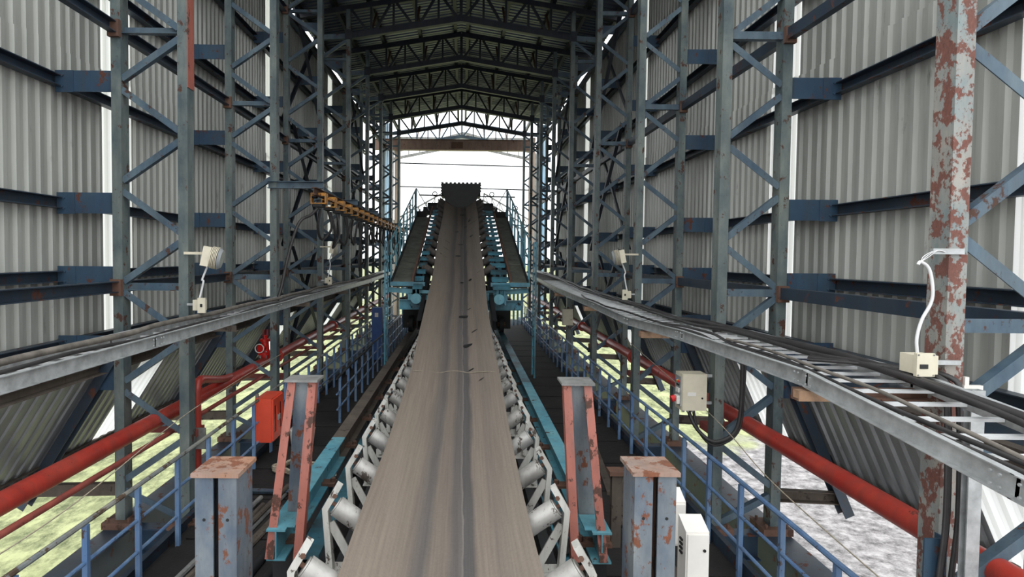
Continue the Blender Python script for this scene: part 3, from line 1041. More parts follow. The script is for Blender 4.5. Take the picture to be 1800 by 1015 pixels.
RT = [(1.6, 1.16), (2.66, 1.075), (4.32, .925), (6.8, .94), (9.0, 1.02), (11.3, .98), (16, .94), (22, .76), (27, .72)]
tl_, hzl = tray(-3.08, -3.56, LT, 26.5, 'grey ladder cable tray along the left columns', M['galv'])
tr_, hzr = tray(2.5, 3.3, RT, 26.5, 'wide galvanised ladder cable tray with cables along the right columns', M['galv'])
for s, root, xa, xb, hz in ((-1, tl_, -3.0, -3.68, hzl), (1, tr_, 2.42, 3.42, hzr)):
    for k in range(1 if s < 0 else 0, 6):
        y = FRAMES[k] - (.0 if s < 0 else -.16)
        z = hz(y) - .05
        MB().prof((xa, y - .14, z), (xb, y - .14, z), Lpoly(.08, .08)).build('support_arm', M['darkwood'] if s < 0 else M['rust'], root)
        if s > 0 and k < 4:
            MB().box((2.62, y - .14, z - .01), (.38, .1, .075)).build('timber_packing', M['timber'], root)
# galvanised stanchion under the near end of the right tray
o = MB().prof((3.43, 3.96, 0), (3.43, 3.96, CZ - .86), Cpoly(.09, .06, .01), (0, 1, 0)).build('tray_stanchion', M['galv'], origin=(3.40, 3.96, 0))
tag(o, 'galvanised upright channel holding the near right cable tray', 'stanchion')

def tray_cable(x, dx, r, y0, y1, hz, label, mat, seed, lift=.0):
    rr = random.Random(seed)
    pts = []
    y = y0
    ph = rr.uniform(0, 6)
    while y <= y1:
        pts.append((x + dx * math.sin(y * .8 + ph) + rr.uniform(-.02, .02), y, hz(y) + .045 + r + lift + .025 * abs(math.sin(y * 1.3 + ph))))
        y += .55
    o = MB().path(smooth_pts(pts, 4), r, 8).build('power_cable', mat, origin=pts[0], smooth=60)
    tag(o, label, 'cable', 'cables on the trays')
tray_cable(3.19, .03, .038, 1.8, 24, hzr, 'thickest black cable lying on the right cable tray', M['cable'], 1, .02)
tray_cable(3.06, .06, .022, 1.8, 22, hzr, 'black cable beside the thickest one on the right tray', M['cable'], 2, .04)
tray_cable(2.78, .12, .016, 1.8, 14, hzr, 'thin black cable wandering over the middle of the right tray', M['cable'], 3)
tray_cable(2.66, .07, .016, 1.8, 9, hzr, 'thin black cable along the inner rail of the right tray', M['cable'], 4)
tray_cable(2.72, .05, .014, 1.8, 6.5, hzr, 'short thin grey cable at the near end of the right tray', M['cablegrey'], 5, .02)
tray_cable(-3.46, .03, .03, 1.8, 24, hzl, 'grey cable lying along the left cable tray', M['cablegrey'], 6, .03)
tray_cable(-3.3, .05, .018, 1.8, 16, hzl, 'thin black cable on the left cable tray', M['cable'], 8)
# cables that leave the tray
def loose(pts, r, label, mat=None, n=5, name='power_cable', cat='cable'):
    o = MB().path(smooth_pts(pts, n), r, 8).build(name, mat or M['cable'], origin=pts[0], smooth=60)
    return tag(o, label, cat)
for i in range(5):
    x = 3.335 + .03 * i
    r_ = .017 if i % 2 else .012
    yq = 4.08 + .02 * (i % 3)
    loose([(2.85 + .07 * i, 4.9 + .1 * i, hzr(4.9) + .1), (3.1 + .03 * i, 4.5, hzr(4.5) + .13), (x - .02, yq + .06, hzr(4.1) + .13), (x, yq, hzr(4) - .06), (x + .015, yq - .01, 1.9), (x - .015, yq, 1.3), (x + .01, yq, .5), (x + .03, yq, .03)], r_,
          'black cable hanging from the right tray beside the near column, %s of the bundle' % ORD[i])
loose([(3.05, 7.2, hzr(7.2) + .08), (3.42, 7.55, hzr(7.2) + .05), (3.62, 7.7, CZ - 1.2), (3.66, 7.75, CZ - 1.8), (3.6, 7.75, CZ - 2.25), (3.35, 7.8, CZ - 2.42), (3.15, 7.9, CZ - 2.28), (3.06, 8.0, CZ - 2.04)], .026,
      'thick black cable looping down to the grey control box')
loose([(3.1, 7.2, hzr(7.2) + .08), (3.46, 7.58, hzr(7.2) + .05), (3.68, 7.74, CZ - 1.2), (3.70, 7.78, CZ - 1.8), (3.64, 7.78, CZ - 2.28), (3.36, 7.84, CZ - 2.48), (3.18, 7.94, CZ - 2.3), (3.14, 8.02, CZ - 2.04)], .02,
      'thinner black cable looping beside the thick one under the control box')
# thin tell-tale rope on both sides
loose([(-3.62, 2.6, CZ - 2.3), (-3.62, 5.2, CZ - 2.38), (-3.6, 7.9, CZ - 2.1), (-3.58, 11.8, CZ - 1.98)], .006, 'thin slack pull wire sagging along the left columns', M['rope'], 8, 'pull_wire', 'wire')
loose([(3.36, 4.6, CZ - 2.55), (3.36, 6.4, CZ - 2.4), (3.36, 8.0, CZ - 2.1), (3.36, 11.9, CZ - 1.7)], .006, 'thin slack pull wire sagging along the right columns', M['rope'], 8, 'pull_wire', 'wire')

# ================================================================== BOXES AND LAMPS
# red hose cabinet on the left railing
x0, x1, y0, y1, z0, z1 = -3.55, -3.24, 10.2, 10.82, CZ - 3.26, CZ - 2.5
c = empty('hose_cabinet', ((x0 + x1) / 2, (y0 + y1) / 2, z0), 'bright red fire hose cabinet hung on the left railing', 'cabinet')
MB().bx(x0, x1 - .03, y0, y1, z0, z1).build('body', M['cabred'], c)
for k in range(2):
    a, b = y0 + .02 + k * .295, y0 + .305 + k * .295
    fr = MB()
    X0, X1 = x1 - .03, x1
    fr.bx(X0, X1, a, b, z0 + .02, z0 + .14).bx(X0, X1, a, b, z1 - .14, z1 - .02).bx(X0, X1, a, a + .07, z0 + .14, z1 - .14).bx(X0, X1, b - .07, b, z0 + .14, z1 - .14)
    d = fr.build('door', M['cabred'], c)
    MB().bx(X0 + .004, X0 + .01, a + .07, b - .07, z0 + .14, z1 - .14).build('door_glass', M['glassdark'], d)
    MB().bx(x1, x1 + .02, (b - .05) if k == 0 else (a + .02), (b - .03) if k == 0 else (a + .04), (z0 + z1) / 2 - .05, (z0 + z1) / 2 + .05).build('handle', M['galv'], d)
MB().bx(x0 - .03, x0 + .02, y0 + .1, y0 + .14, z0 + .1, z1 + .06).build('hanger', M['galv_dull'], c)

def enclosure(name, x0, x1, y0, y1, z0, z1, mat, label, arm_to=None):
    c = empty(name, ((x0 + x1) / 2, (y0 + y1) / 2, z0), label, 'electrical box')
    MB().bx(x0, x1, y0 + .02, y1, z0, z1).build('body', mat, c)
    d = MB().bx(x0 + .006, x1 - .006, y0, y0 + .018, z0 + .006, z1 - .006).build('door', mat, c)
    MB().cyl((x1 - (x1 - x0) * .2, y0 - .008, z0 + (z1 - z0) * .35), (x1 - (x1 - x0) * .2, y0, z0 + (z1 - z0) * .35), .012, 8).build('lock', M['black'], d)
    if arm_to is not None:
        for zz in (z0 + .06, z1 - .06):
            MB().bx(x1 if arm_to > x1 else arm_to, arm_to if arm_to > x1 else x0, y1 - .05, y1 - .02, zz - .02, zz + .02).build('mounting_strap', M['galv'], c)
    return c, d
cb, cbd = enclosure('control_box', 2.93, 3.26, 7.86, 8.12, CZ - 2.03, CZ - 1.54, M['cream'], 'grey control box with push buttons on the second right column', 3.41)
xf = 2.93
m = MB().bx(xf - .012, xf, 7.9, 8.1, CZ - 1.98, CZ - 1.58)
side = m.build('button_panel', M['galv'], cb)
for i, (mt) in enumerate(('btn_r', 'btn_y', 'btn_b')):
    MB().cyl((xf - .03, 7.95 + .05 * i, CZ - 1.65), (xf - .012, 7.95 + .05 * i, CZ - 1.65), .018, 10).build('push_button', M[mt], side)
for i in range(2):
    MB().cyl((xf - .025, 7.96 + .05 * i, CZ - 1.70), (xf - .012, 7.96 + .05 * i, CZ - 1.70), .012, 8).build('indicator', M['black'], side)
MB().bx(xf - .03, xf - .012, 7.93, 8.03, CZ - 1.80, CZ - 1.74).build('socket', M['white'], side)
MB().bx(xf - .05, xf - .012, 7.92, 8.02, CZ - 1.95, CZ - 1.84).build('socket', M['white'], side)
MB().cyl((xf - .10, 7.99, CZ - 1.90), (xf - .05, 7.99, CZ - 1.88), .045, 12).build('plug', M['btn_r'], side, smooth=40)
m = MB()
for i in range(3):
    m.cyl((2.99 + .06 * i, 7.98, CZ - 2.07), (2.99 + .06 * i, 7.98, CZ - 2.03), .02, 8)
m.build('cable_gland', M['galv'], cb)
MB().bx(3.0, 3.11, 7.856, 7.86, CZ - 1.83, CZ - 1.78).build('rating_plate', M['white'], cbd)

enclosure('wall_box', 3.24, 3.56, 19.1, 19.3, CZ - 2.2, CZ - 1.68, M['cream'], 'small pale electrical box on the far right columns', None)
bb, bbd = enclosure('blue_cabinet', -3.12, -2.76, 20.6, 20.95, 0.02, CZ - 1.82, M['bluebox'], 'tall blue cabinet beside the left walkway railing')
MB().bx(-3.02, -2.9, 20.594, 20.6, CZ - 2.15, CZ - 2.0).build('notice_plate', M['white'], bbd)

# two white enclosures standing by the right stop post
def hooded(x0, x1, y0, y1, z0, z1, label, hz=.07):
    c = empty('white_enclosure', ((x0 + x1) / 2, (y0 + y1) / 2, z0), label, 'electrical box', 'white enclosures')
    m = MB()
    vs = [(x0, y0, z0), (x1, y0, z0), (x1, y1, z0), (x0, y1, z0), (x0, y0, z1 - hz), (x1, y0, z1 - hz), (x1, y1, z1), (x0, y1, z1)]
    m.add(vs, [(0, 3, 2, 1), (4, 5, 6, 7), (0, 1, 5, 4), (1, 2, 6, 5), (2, 3, 7, 6), (3, 0, 4, 7)])
    m.build('body', M['white'], c)
    MB().bx(x0 + .012, x1 - .004, y0 - .012, y0, z0 + .02, z1 - hz - .02).build('door', M['white'], c)
    b = MB()
    for zz in (z1 - hz - .14, z0 + .16):
        b.cyl((x1 - .04, y0 - .02, zz), (x1 - .04, y0 - .008, zz), .012, 8)
    b.build('screw', M['black'], c)
    b = MB()
    for i in range(4):
        b.bx(x0 - .012, x0, y0 + .06, y0 + .11, z1 - hz - .1 - i * .035, z1 - hz - .085 - i * .035)
    b.build('hinge', M['black'], c)
    MB().bx((x0 + x1) / 2 - .04, (x0 + x1) / 2 + .04, y1 - .1, y1 - .02, 0, z0).build('leg', M['galv_dull'], c)
    return c
hooded(1.75, 1.93, 4.55, 4.72, CZ - 2.9, CZ - 2.05, 'front white enclosure with sloping top right of the stop post')
hooded(1.70, 1.915, 5.0, 5.15, CZ - 2.45, CZ - 2.0, 'rear white enclosure half hidden behind the right stop post')

# floodlights with switch boxes
def floodlight(x, y, z, s, label, boxz, boxlabel):
    c = empty('floodlight', (x, y, z), label, 'lamp', 'floodlights')
    d = Vector((s * .95, .18, -.2)).normalized()
    a = Vector((x, y, z))
    MB().bar(a - Vector((s * .06, 0, 0)), a + Vector((s * .22, -.02, .0)), .03, .035).build('arm', M['cream'], c)
    h = a + Vector((s * .26, -.03, -.04))
    body = MB().bar(h - d * .05, h + d * .05, .2, .26).build('housing', M['cream'], c)
    f = MB()
    for i in range(5):
        f.cyl(h + d * (.06 + i * .018), h + d * (.068 + i * .018), .15, 20)
    f.build('cooling_fins', M['cream'], body, smooth=40)
    MB().cyl(h + d * .15, h + d * .19, .15, 20, .12).build('lens', M['lens'], c, smooth=40)
    b = empty('switch_box', (x + s * .18, y - .06, boxz), boxlabel, 'electrical box', 'switch boxes')
    bx = x + s * .16
    MB().bx(bx - .07, bx + .07, y - .09, y + .02, boxz, boxz + .14).build('body', M['cream'], b)
    MB().bx(bx + s * .06 - .05, bx + s * .06 + .05, y - .13, y - .09, boxz - .03, boxz + .17).build('cover', M['cream'], b)
    MB().bx(bx + s * .06 - .015, bx + s * .06 + .015, y - .136, y - .13, boxz + .05, boxz + .09).build('switch', M['black'], b)
    MB().bx(min(x, bx) - .02, max(x, bx), y - .02, y + .01, boxz + .06, boxz + .09).build('mounting_strap', M['galv'], b)
    cpts = [tuple(h + Vector((0, 0, -.14))), (x + s * .2, y - .05, z - .35), (x + s * .22, y - .06, (z + boxz) / 2), (bx, y - .05, boxz + .14)]
    MB().path(smooth_pts(cpts, 5), .014, 8).build('conduit', M['whitecable'], c, smooth=60)
    return c
floodlight(XI[-1] + .08, FRAMES[1] - .11, CZ - .0, 1, 'round pale floodlight on the nearest left lattice column', CZ - .76, 'pale switch box below the left column floodlight')
floodlight(XI[1] - .08, FRAMES[2] - .11, CZ + .06, -1, 'small floodlight on the third right lattice column', CZ - .8, 'pale switch box below the right column floodlight')
floodlight(XI[-1] + .08, FRAMES[3] - .11, CZ + .2, 1, 'small dark floodlight on the third left lattice column', CZ - .75, 'small switch box on the third left lattice column')

# junction box on the near right column, with a conduit stub
y = FRAMES[0] - .12
b = empty('junction_box', (3.2, y, CZ - .79), 'pale junction box strapped to the near right column', 'electrical box')
MB().bx(3.15, 3.30, y - .06, y + .1, CZ - .79, CZ - .66).build('body', M['cream'], b)
MB().bx(3.13, 3.255, y - .09, y - .06, CZ - .80, CZ - .64).build('cover', M['cream'], b)
MB().bx(3.15, 3.205, y - .095, y - .09, CZ - .745, CZ - .715).build('nameplate', M['black'], b)
MB().bx(3.30, 3.5, y - .012, y + .012, CZ - .73, CZ - .70).build('strap', M['galv'], b)
for xx, zz in ((3.14, -.79), (3.245, -.79), (3.14, -.65), (3.245, -.65)):
    MB().cyl((xx, y - .094, CZ + zz), (xx, y - .09, CZ + zz), .006, 6).build('screw', M['galv_dull'], b)
MB().path(smooth_pts([(3.2, y, CZ - .66), (3.19, y, CZ - .55), (3.22, y, CZ - .42), (3.28, y, CZ - .3), (3.29, y, CZ - .2), (3.26, y, CZ - .06), (3.2, y, CZ - .01), (3.18, y, CZ - .03)], 5),   .011, 8).build('conduit', M['whitecable'], b, smooth=60)
for i in range(3):
    MB().path(smooth_pts([(3.2, y, CZ - .01), (3.22 + .02 * i, y, CZ + .03), (3.3, y - .01 * i, CZ + .07), (3.36, y - .01, CZ + .06)], 4), .003, 5).build('loose_wire', M['whitecable'], b)
o = MB().bx(3.28, 3.5, FRAMES[0] - .125, FRAMES[0] - .097, CZ + .045, CZ + .085).build('bracket_strap', M['galv'], origin=(3.39, FRAMES[0] - .11, CZ + .04))
tag(o, 'shiny steel strap around the near right column', 'strap')
o = MB().bx(3.545, 3.68, FRAMES[0] - .11, FRAMES[0] - .08, CZ - .96, CZ - .88).bx(3.55, 3.58, FRAMES[0] - .11, FRAMES[0] - .08, CZ - .88, CZ - .82).build('perforated_bracket', M['white'], origin=(3.65, FRAMES[0] - .11, CZ - .98))
tag(o, 'white drilled bracket beside the near right column', 'bracket')
o = MB().prof((3.34, FRAMES[0] - .12, CZ - 2.35), (3.34, FRAMES[0] - .12, CZ - 1.95), Lpoly(.16, .1, .012), (0, 1, 0)).build('angle_cleat', M['bracket'], origin=(3.34, FRAMES[0] - .12, CZ - 2.35))
tag(o, 'bright blue angle cleat low on the near right column', 'bracket')

# ================================================================== FESTOON CABLE TRACK
FX, FH = -2.87, 1.12
f = empty('festoon_track', (FX, 11.6, CZ + FH), 'rusty festoon track beam hung from the left columns', 'track')
MB().prof((FX, 11.5, CZ + FH + .1), (FX, 31, CZ + FH + .1), Ipoly(.09, .14), (0, 0, 1)).build('beam', M['rust'], f)
for k in range(2, 8):
    yk = FRAMES[k] - .12
    a = MB().prof((XI[-1] - .1, yk, CZ + FH + .24), (FX + .12, yk, CZ + FH + .24), Cpoly(.1, .14)).build('bracket_arm', M['brace'], f)
tp = None
for i in range(20):
    yy = 11.95 + i * .9
    if tp is None:
        tp = empty('festoon_trolley', (FX, yy, CZ + FH))
        z = CZ + FH
        for sx in (-1, 1):
            MB().bx(FX + sx * .13, FX + sx * .15, yy - .1, yy + .1, z - .12, z + .1).build('side_plate', M['yellow'], tp)
        MB().bx(FX - .13, FX + .13, yy - .1, yy - .08, z + .04, z + .1).build('end_plate', M['yellow'], tp)
        MB().bx(FX - .13, FX + .13, yy - .1, yy + .1, z - .12, z - .1).build('bottom_plate', M['yellow'], tp)
        for sx in (-1, 1):
            for sy in (-.06, .06):
                MB().cyl((FX + sx * .05, yy + sy, z + .03), (FX + sx * .13, yy + sy, z + .03), .035, 10).build('wheel', M['blackframe'], tp, smooth=40)
        MB().bx(FX - .09, FX + .09, yy - .16, yy + .16, z - .18, z - .12).build('cable_saddle', M['blackframe'], tp)
        MB().bar((FX + .16, yy + .1, z + .0), (FX + .16, yy + .8, z + .0), .02, .04).build('spacer_bar', M['yellow'], tp)
        o = tp
    else:
        o = copy_tree(tp, (FX, yy, CZ + FH))
    tag(o, 'yellow festoon cable trolley, %s from the camera' % ORD[i], 'trolley', 'festoon trolleys')
for i in range(19):
    yy = 11.95 + i * .9
    dep = R.uniform(.45, 1.0) if i not in (5, 6, 12, 13) else R.uniform(1.2, 1.5)
    pts = [(FX, yy + .1, CZ + FH - .2), (FX + R.uniform(-.1, .1), yy + .2, CZ + FH - .2 - dep * .6), (FX + R.uniform(-.08, .08), yy + .45, CZ + FH - .2 - dep), (FX + R.uniform(-.1, .1), yy + .7, CZ + FH - .2 - dep * .6), (FX, yy + .8, CZ + FH - .2)]
    o = MB().path(smooth_pts(pts, 5), .028, 6).build('festoon_cable', M['cable'], origin=pts[0], smooth=60)
    tag(o, 'black cable loop hanging between festoon trolleys, %s from the camera' % ORD[i], 'cable', 'festoon cables')
loose([(FX, 11.85, CZ + FH - .2), (FX - .1, 11.7, CZ + FH - .35), (FX - .28, 11.5, CZ + .6), (FX - .45, 11.4, CZ + .0), (FX - .55, 11.3, CZ - .6), (FX - .6, 11.2, CZ - .87)], .03,
      'black feed cable dropping from the first trolley to the left tray')

# ================================================================== STACKER (travelling tripper the belt climbs)
IS = .272                                     # incline
def inc_z(y): return CZ - .66 + IS * (y - 14.9)          # belt edge line on the machine
st = empty('stacker', (XC, 19.5, CZ - HR), 'turquoise travelling stacker carrying the belt up its incline', 'stacker')
Y0, Y1 = 14.9, 22.6
for s in (-1, 1):
    xa, xb = (-1.76, -1.24) if s < 0 else (1.20, 1.63)
    # inclined walkway plates
    n = 5
    for i in range(n):
        ya, yb2 = Y0 + (Y1 - Y0) * i / n, Y0 + (Y1 - Y0) * (i + 1) / n - .03
        za, zb = inc_z(ya) + .02, inc_z(yb2) + .02
        MB().add([(xa, ya, za), (xb, ya, za), (xb, yb2, zb), (xa, yb2, zb), (xa, ya, za - .03), (xb, ya, za - .03), (xb, yb2, zb - .03), (xa, yb2, zb - .03)],
                 [(0, 1, 2, 3), (7, 6, 5, 4), (0, 4, 5, 1), (1, 5, 6, 2), (2, 6, 7, 3), (3, 7, 4, 0)]).build('walkway_plate', M['walkplate'], st)
    xe = xb if s < 0 else xa
    MB().bar((xe, Y0, inc_z(Y0) + .06), (xe, Y1 + 1.5, inc_z(Y1 + 1.5) + .06), .05, .14).build('walkway_stringer', M['rust'], st)
    xo = xa if s < 0 else xb
    MB().bar((xo, Y0, inc_z(Y0) - .02), (xo, Y1, inc_z(Y1) - .02), .05, .16).build('walkway_edge', M['blackframe'], st)
    # conveyor bed stringers and cross ties
    xs_ = XC + s * .84
    MB().prof((xs_, 13.2, inc_z(13.2) - .42), (xs_, 26.5, inc_z(26.5) - .42), Cpoly(.1, .22)).build('bed_stringer', M['blackframe'], st)
    for i in range(17):
        y = 14.6 + i * .62
        z = inc_z(y) - .02
        x0_, x1_ = sorted((xs_ + s * .02, xe - s * .03))
        MB().bar(((x0_ + x1_) / 2, y - .10, z - .027), ((x0_ + x1_) / 2, y + .10, z + .027), x1_ - x0_, .07).build('cross_tie', M['teal_dusty'], st)
        for xx in (x0_ + .12, x1_ - .12):
            MB().bx(xx - .03, xx + .03, y + .08, y + .13, z - .45, z - .02).build('tie_hanger', M['teal_dusty'], st)
    # big side girder below the bed
    MB().bar((XC + s * 1.0, 15.6, inc_z(15.6) - .75), (XC + s * 1.0, 27, inc_z(27) - .75), .2, .4).build('main_girder', M['teal_dusty'], st)
    # handrail
    xh = xo + s * .04
    for i in range(8):
        y = Y0 + .15 + i * 1.05
        MB().bar((xh, y, inc_z(y) - .1), (xh, y, inc_z(y) + 1.02), .045, .045, (0, 1, 0)).build('handrail_post', M['teal'], st)
    MB().cyl((xh, Y0, inc_z(Y0) + 1.02), (xh, Y1 + .2, inc_z(Y1 + .2) + 1.02), .022, 8).build('handrail', M['teal'], st)
    MB().cyl((xh, Y0, inc_z(Y0) + .52), (xh, Y1 + .2, inc_z(Y1 + .2) + .52), .018, 8).build('handrail_mid', M['teal'], st)
    # peaked lamp frame at the top of the walkway
    MB().cyl((xh, 22.9, inc_z(22.9)), (xh, 22.9, inc_z(22.9) + 1.05), .03, 8).build('mast', M['teal_dusty'], st)
    MB().bar((xh, 22.9, inc_z(22.9) + 1.05), (xh - s * .5, 22.9, inc_z(22.9) + .2), .03, .03).build('mast_stay', M['galv_dull'], st)
    MB().bar((xh, 22.9, inc_z(22.9) + 1.05), (xh + s * .45, 22.9, inc_z(22.9) + .1), .03, .03).build('mast_stay', M['galv_dull'], st)
    # front platform supports
    MB().prof((XC + s * .55, 15.0, CZ - .95), (XC + s * 1.78, 15.0, CZ - .86), Cpoly(.1, .12)).build('outrigger', M['teal'], st)
    MB().bx(*sorted((XC + s * .72, XC + s * 1.25)), 14.95, 15.15, CZ - 1.12, CZ - .95).build('head_box', M['teal'], st)
    MB().cyl((XC + s * 1.02, 14.6, CZ - 1.06), (XC + s * 1.02, 15.1, CZ - 1.06), .13, 24).build('drum_end', M['teal'], st, smooth=40)
    MB().bx(XC + s * 1.1 - .04, XC + s * 1.1 + .04, 14.95, 15.05, CZ - .95, CZ - .7).build('hanger', M['teal'], st)
    # bogie
    xr = XR[s]
    MB().bx(xr - .28, xr + .30, 19.2, 21.6, CZ - HR + .1, CZ - 1.35).build('bogie_frame', M['blackframe'], st)
    for yy in (19.05, 21.75):
        w = MB().cyl((xr - .07, yy, CZ - HR + .26), (xr + .07, yy, CZ - HR + .26), .26, 24).build('wheel', M['blackframe'], st, smooth=40)
        MB().cyl((xr - .12, yy, CZ - HR + .26), (xr + .12, yy, CZ - HR + .26), .08, 12).build('hub', M['rust'], w, smooth=40)
    MB().bx(xr - .15, xr + .15, 19.4, 19.7, CZ - 1.35, inc_z(19.5) - .6).build('portal_leg', M['blackframe'], st)
    MB().bar((xr, 16.2, CZ - 1.3), (xr, 19.4, CZ - 1.45), .16, .3).build('lower_sill', M['blackframe'], st)
    # access ladder at the platform side
    xl = -1.86 if s < 0 else 1.76
    lad = empty('ladder', (0, 0, 0))
    lad.parent = st
    lad.location = (0, 0, 0)
    for yy in (14.35, 14.8):
        MB().bar((xl, yy, .72), (xl, yy, CZ + .35), .04, .035, (0, 1, 0)).build('stile', M['teal_dusty'], lad)
    for i in range(11):
        MB().cyl((xl, 14.35, .9 + i * .26), (xl, 14.8, .9 + i * .26), .016, 6).build('rung', M['teal_dusty'], lad)
for xa, xb in ((-1.80, XC - .82), (XC + .82, 1.68)):
    MB().bx(xa, xb, 14.82, 14.92, CZ - .76, CZ - .66).build('platform_edge', M['teal_dusty'], st)
    MB().bx(xa + .05, xb - .05, 14.95, 15.4, CZ - .80, CZ - .76).build('platform_floor', M['walkplate'], st)
MB().prof((-1.6, 15.2, CZ - 1.25), (1.5, 15.2, CZ - 1.25), Ipoly(.2, .25)).build('front_cross_beam', M['teal_dusty'], st)
MB().prof((XR[-1], 20.4, CZ - 1.2), (XR[1], 20.4, CZ - 1.2), Ipoly(.3, .4)).build('portal_beam', M['blackframe'], st)
# added dark sheets below the bed, hiding bright sky between the cross ties
for s in (-1, 1):
    MB().bar((XC + s * 1.0, 15.2, inc_z(15.2) - .5), (XC + s * 1.0, 21.5, inc_z(21.5) - .5), .42, .03).build('sky_gap_cover', M['blackframe'], st)
# idlers on the incline
for i in range(12):
    y = 16.2 + i * .92
    z = inc_z(y)
    fr = MB().bar((XC - .84, y, z - .42), (XC + .84, y, z - .42), .08, .08).build('idler_frame', M['dirtyroller'], st)
    for s in (-1, 1):
        p, q = Vector((XC + s * .93, y, z + .01)), Vector((XC + s * .36, y, z - .36))
        MB().cyl(p, q, .10, 14).build('wing_roller', M['dirtyroller'], fr, smooth=40)
        MB().bar((XC + s * .95, y, z - .42), (XC + s * .97, y, z + .04), .05, .08, (0, 1, 0)).build('bracket', M['dirtyroller'], fr)
    MB().cyl((XC - .24, y, z - .43), (XC + .24, y, z - .43), .09, 12).build('centre_roller', M['dirtyroller'], fr, smooth=40)
# belt head: dark skirted hood with a toothed top edge
yh = 26.7
zh = inc_z(yh)
hood = MB()
x0_, x1_ = XC - .86, XC + .88
vs = [(XC - .55, zh - .45), (XC - .2, zh - .6), (XC + .2, zh - .6), (XC + .55, zh - .45), (XC + .66, zh - .2), (x1_ - .08, zh + .2), (x1_, zh + .32), (x1_, zh + .66), (x0_, zh + .66), (x0_, zh + .32), (x0_ + .08, zh + .2), (XC - .66, zh - .2)]
hood.prof((0, yh - .05, 0), (0, yh + .05, 0), [(x, z) for x, z in vs], (0, 0, 1))
hood.build('head_curtain', M['rubber'], st)
MB().bx(x0_, x1_, yh + .05, yh + 1.2, zh + .1, zh + .66).build('head_hood', M['blackframe'], st)
for i in range(10):
    x = x0_ + .04 + i * (x1_ - x0_ - .08) / 9
    MB().bx(x - .055, x + .055, yh - .04, yh + .04, zh + .66, zh + .72).build('tooth', M['rubber'], st)
for s in (-1, 1):
    for i in range(3):
        xx = x0_ if s < 0 else x1_
        MB().bx(xx - .03, xx + .03, yh - .04, yh + .04, zh + .3 + i * .13, zh + .37 + i * .13).build('side_tooth', M['rubber'], st)
    # drive gear and guards beside the head
    MB().bx(*sorted((XC + s * .95, XC + s * 1.5)), 24.2, 24.9, inc_z(24.2) - .2, inc_z(24.2) + .1).build('gearbox', M['blackframe'], st)
    MB().cyl((XC + s * 1.0, 25.6, inc_z(25.6) - .15), (XC + s * 1.4, 25.6, inc_z(25.6) - .15), .16, 16).build('motor', M['blackframe'], st, smooth=40)
    MB().bx(*sorted((XC + s * 1.3, XC + s * 1.75)), 23.0, 23.5, inc_z(23) - .1, inc_z(23) + .16).build('coal_box', M['coal'], st)

MB().cyl((-2.0, 27.2, CZ + 2.74), (2.35, 27.2, CZ + 2.68), .03, 8).build('cross_rod', M['blackframe'], st)
# far boom truss and side structure behind the stacker
for s in (-1, 1):
    b = empty('boom_truss', (s * 2.4, 44, CZ - 3), 'pale blue lattice boom sloping down to the %s beyond the stacker' % SIDE[s], 'boom', 'boom trusses')
    pa, pb = Vector((s * 1.5, 44, CZ + 4.6)), Vector((s * 5.0, 44, CZ + 2.6))
    for dz in (0, -1.0):
        MB().bar(pa + Vector((0, 0, dz)), pb + Vector((0, 0, dz)), .1, .1).build('chord', M['galv_dull'], b)
    MB().bar(pa + Vector((0, 1.2, -.4)), pb + Vector((0, 1.2, -.4)), .1, .1).build('rear_chord', M['galv_dull'], b)
    for i in range(7):
        p = pa.lerp(pb, i / 6)
        MB().bar(p, p + Vector((0, 0, -1.0)), .06, .06, (0, 1, 0)).build('web_post', M['galv_dull'], b)
        if i < 6:
            q = pa.lerp(pb, (i + 1) / 6)
            MB().bar(p, q + Vector((0, 0, -1.0)), .05, .05).build('web_diagonal', M['galv_dull'], b)
    MB().bar((s * 5.0, 44, -7), (s * 5.0, 44, CZ + 2.6), .2, .2, (0, 1, 0)).build('support_leg', M['galv_dull'], b)
    for i in (1, 4):
        p = pa.lerp(pb, i / 6) + Vector((0, -.1, .25))
        MB().path([p + Vector((.16 * math.cos(a), 0, .16 * math.sin(a))) for a in [2 * math.pi * k / 12 for k in range(13)]], .04, 6).build('sheave', M['blackframe'], b)
    g = empty('machine_tower', (s * 3.2, 31, -.0), 'light blue machine tower on the %s behind the stacker' % SIDE[s], 'tower', 'machine towers')
    for i in range(5):
        x = s * (2.25 + i * .24)
        MB().bar((x, 31 + .3 * i, 0), (x, 31 + .3 * i, CZ + 2.4 - i * .35), .1, .1, (0, 1, 0)).build('upright', M['skyblue'], g)
    for j in range(6):
        z = CZ - 2.6 + j * .85
        MB().bar((s * 2.2, 31, z), (s * 3.3, 32.3, z), .06, .06).build('cross_bar', M['skyblue'], g)

# ================================================================== LOOSE THINGS ON THE DECK
def bar_bundle():
    for i in range(9):
        y0_ = 4.6 + R.uniform(0, .3)
        x = -3.25 + i * .085
        lay = i // 6
        if lay: x = -3.2 + (i - 6) * .09
        o = MB().cyl((x, y0_, .05 + .07 * lay), (x + .35 + R.uniform(-.08, .08), 8.6 + R.uniform(-.4, .5), .05 + .07 * lay), .035, 8).build('scrap_pipe', M['darkwood'] if i % 3 else M['galv_dull'], origin=(x, y0_, 0), smooth=40)
        tag(o, 'dirty scrap pipe on the left walkway, %s of the heap from the railing' % ORD[i], 'pipe', 'scrap pipes on the deck')
bar_bundle()
for i in range(4):
    x = -2.55 + i * .24
    o = MB().cyl((x, 4.5, .06), (x + .25, 7.4, .06), .06, 10).build('idler_tube', M['blackframe'], origin=(x, 4.5, 0), smooth=40)
    tag(o, 'black tube on the deck between the left posts, %s from the railing' % ORD[i], 'tube', 'black tubes on the deck')
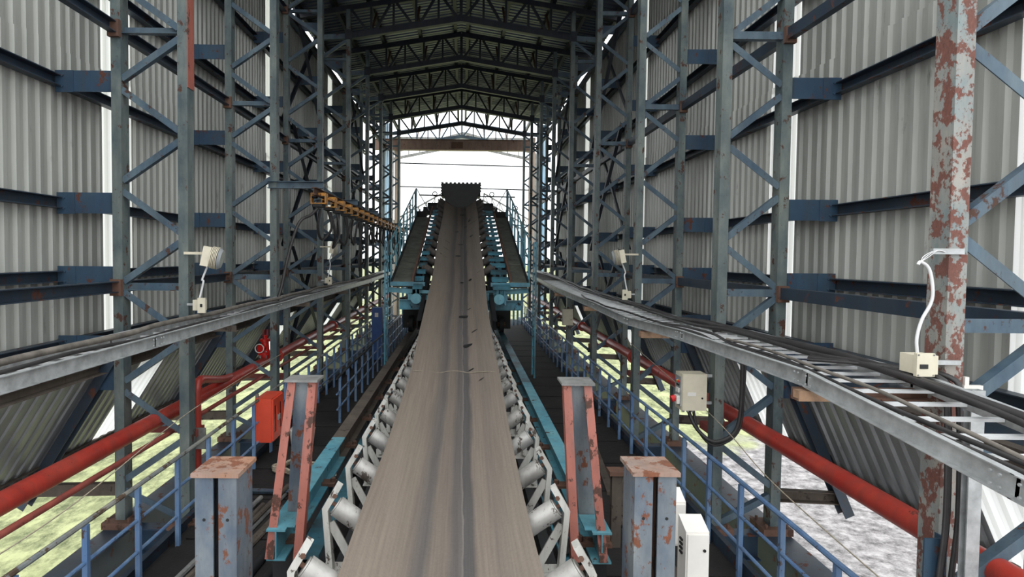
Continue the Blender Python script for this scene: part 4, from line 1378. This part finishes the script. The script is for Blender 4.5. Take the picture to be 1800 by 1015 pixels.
# coil of rope / hose
pts = []
for i in range(46):
    a = i * .42
    r = .26 + .05 * math.sin(i * 1.7)
    pts.append((-2.75 + r * 1.25 * math.cos(a), 9.9 + r * math.sin(a), .05 + .002 * i))
pts += [(-2.4, 9.5, .05), (-2.1, 9.6, .04), (-1.95, 10.0, .04), (-2.2, 10.3, .04)]
loose(pts, .022, 'tangled pale hose coil on the left walkway', M['rope'], 3, 'hose_coil', 'hose')
pts = [(-3.3, 5.2, .2), (-2.9, 5.5, .24), (-2.6, 5.3, .2), (-2.75, 4.9, .22), (-3.2, 4.8, .24), (-3.3, 5.1, .26), (-2.95, 5.4, .3), (-2.6, 5.7, .2), (-2.5, 6.3, .06)]
loose(pts, .03, 'thick brown rope heaped on the scrap pipes', M['darkwood'], 5, 'old_rope', 'rope')
o = MB().prof((-3.2, 8.9, .05), (-1.9, 8.85, .05), Cpoly(.1, .1)).build('steel_channel', M['brace'], origin=(-2.5, 8.9, 0))
tag(o, 'blue steel channel lying across the left walkway', 'channel')
o = MB()
bagpts = []
o.cyl((-3.0, 11.2, 0), (-3.0, 11.2, .35), .2, 14, .24).cyl((-3.0, 11.2, .35), (-3.02, 11.22, .55), .24, 14, .08)
tag(o.build('sack', M['white'], origin=(-3, 11.2, 0), smooth=70), 'pale sack standing below the red hose cabinet', 'sack')
# short timber / steel stub post on the right walkway
p = empty('stub_post', (1.95, 7.4, 0), 'short rusty stub post on the right walkway', 'post')
MB().prof((1.95, 7.4, 0), (1.95, 7.4, .95), Cpoly(.12, .1), (0, 1, 0)).build('post', M['darkwood'], p)
MB().bx(1.85, 2.08, 7.3, 7.5, .95, 1.0).build('head', M['rust'], p)
for i, (xa, ya, xb, yb2) in enumerate(((2.2, 8.0, 2.7, 9.6), (2.3, 9.0, 2.55, 11.4), (2.5, 6.4, 2.3, 8.2))):
    o = MB().bar((xa, ya, .05), (xb, yb2, .05), .12, .05).build('plank', M['darkwood'], origin=(xa, ya, 0))
    tag(o, ('dark plank lying near the right stub post', 'long dark plank farther along the right walkway', 'short plank on the right walkway near the white enclosures')[i], 'plank', 'planks on the right walkway')
loose([(1.2, 5.0, CZ - 2.75), (1.5, 4.8, .55), (1.75, 4.6, .2), (2.1, 4.4, .04), (2.5, 4.6, .03)], .012, 'white wire trailing from the right buffer stand', M['whitecable'], 5, 'loose_wire', 'wire')
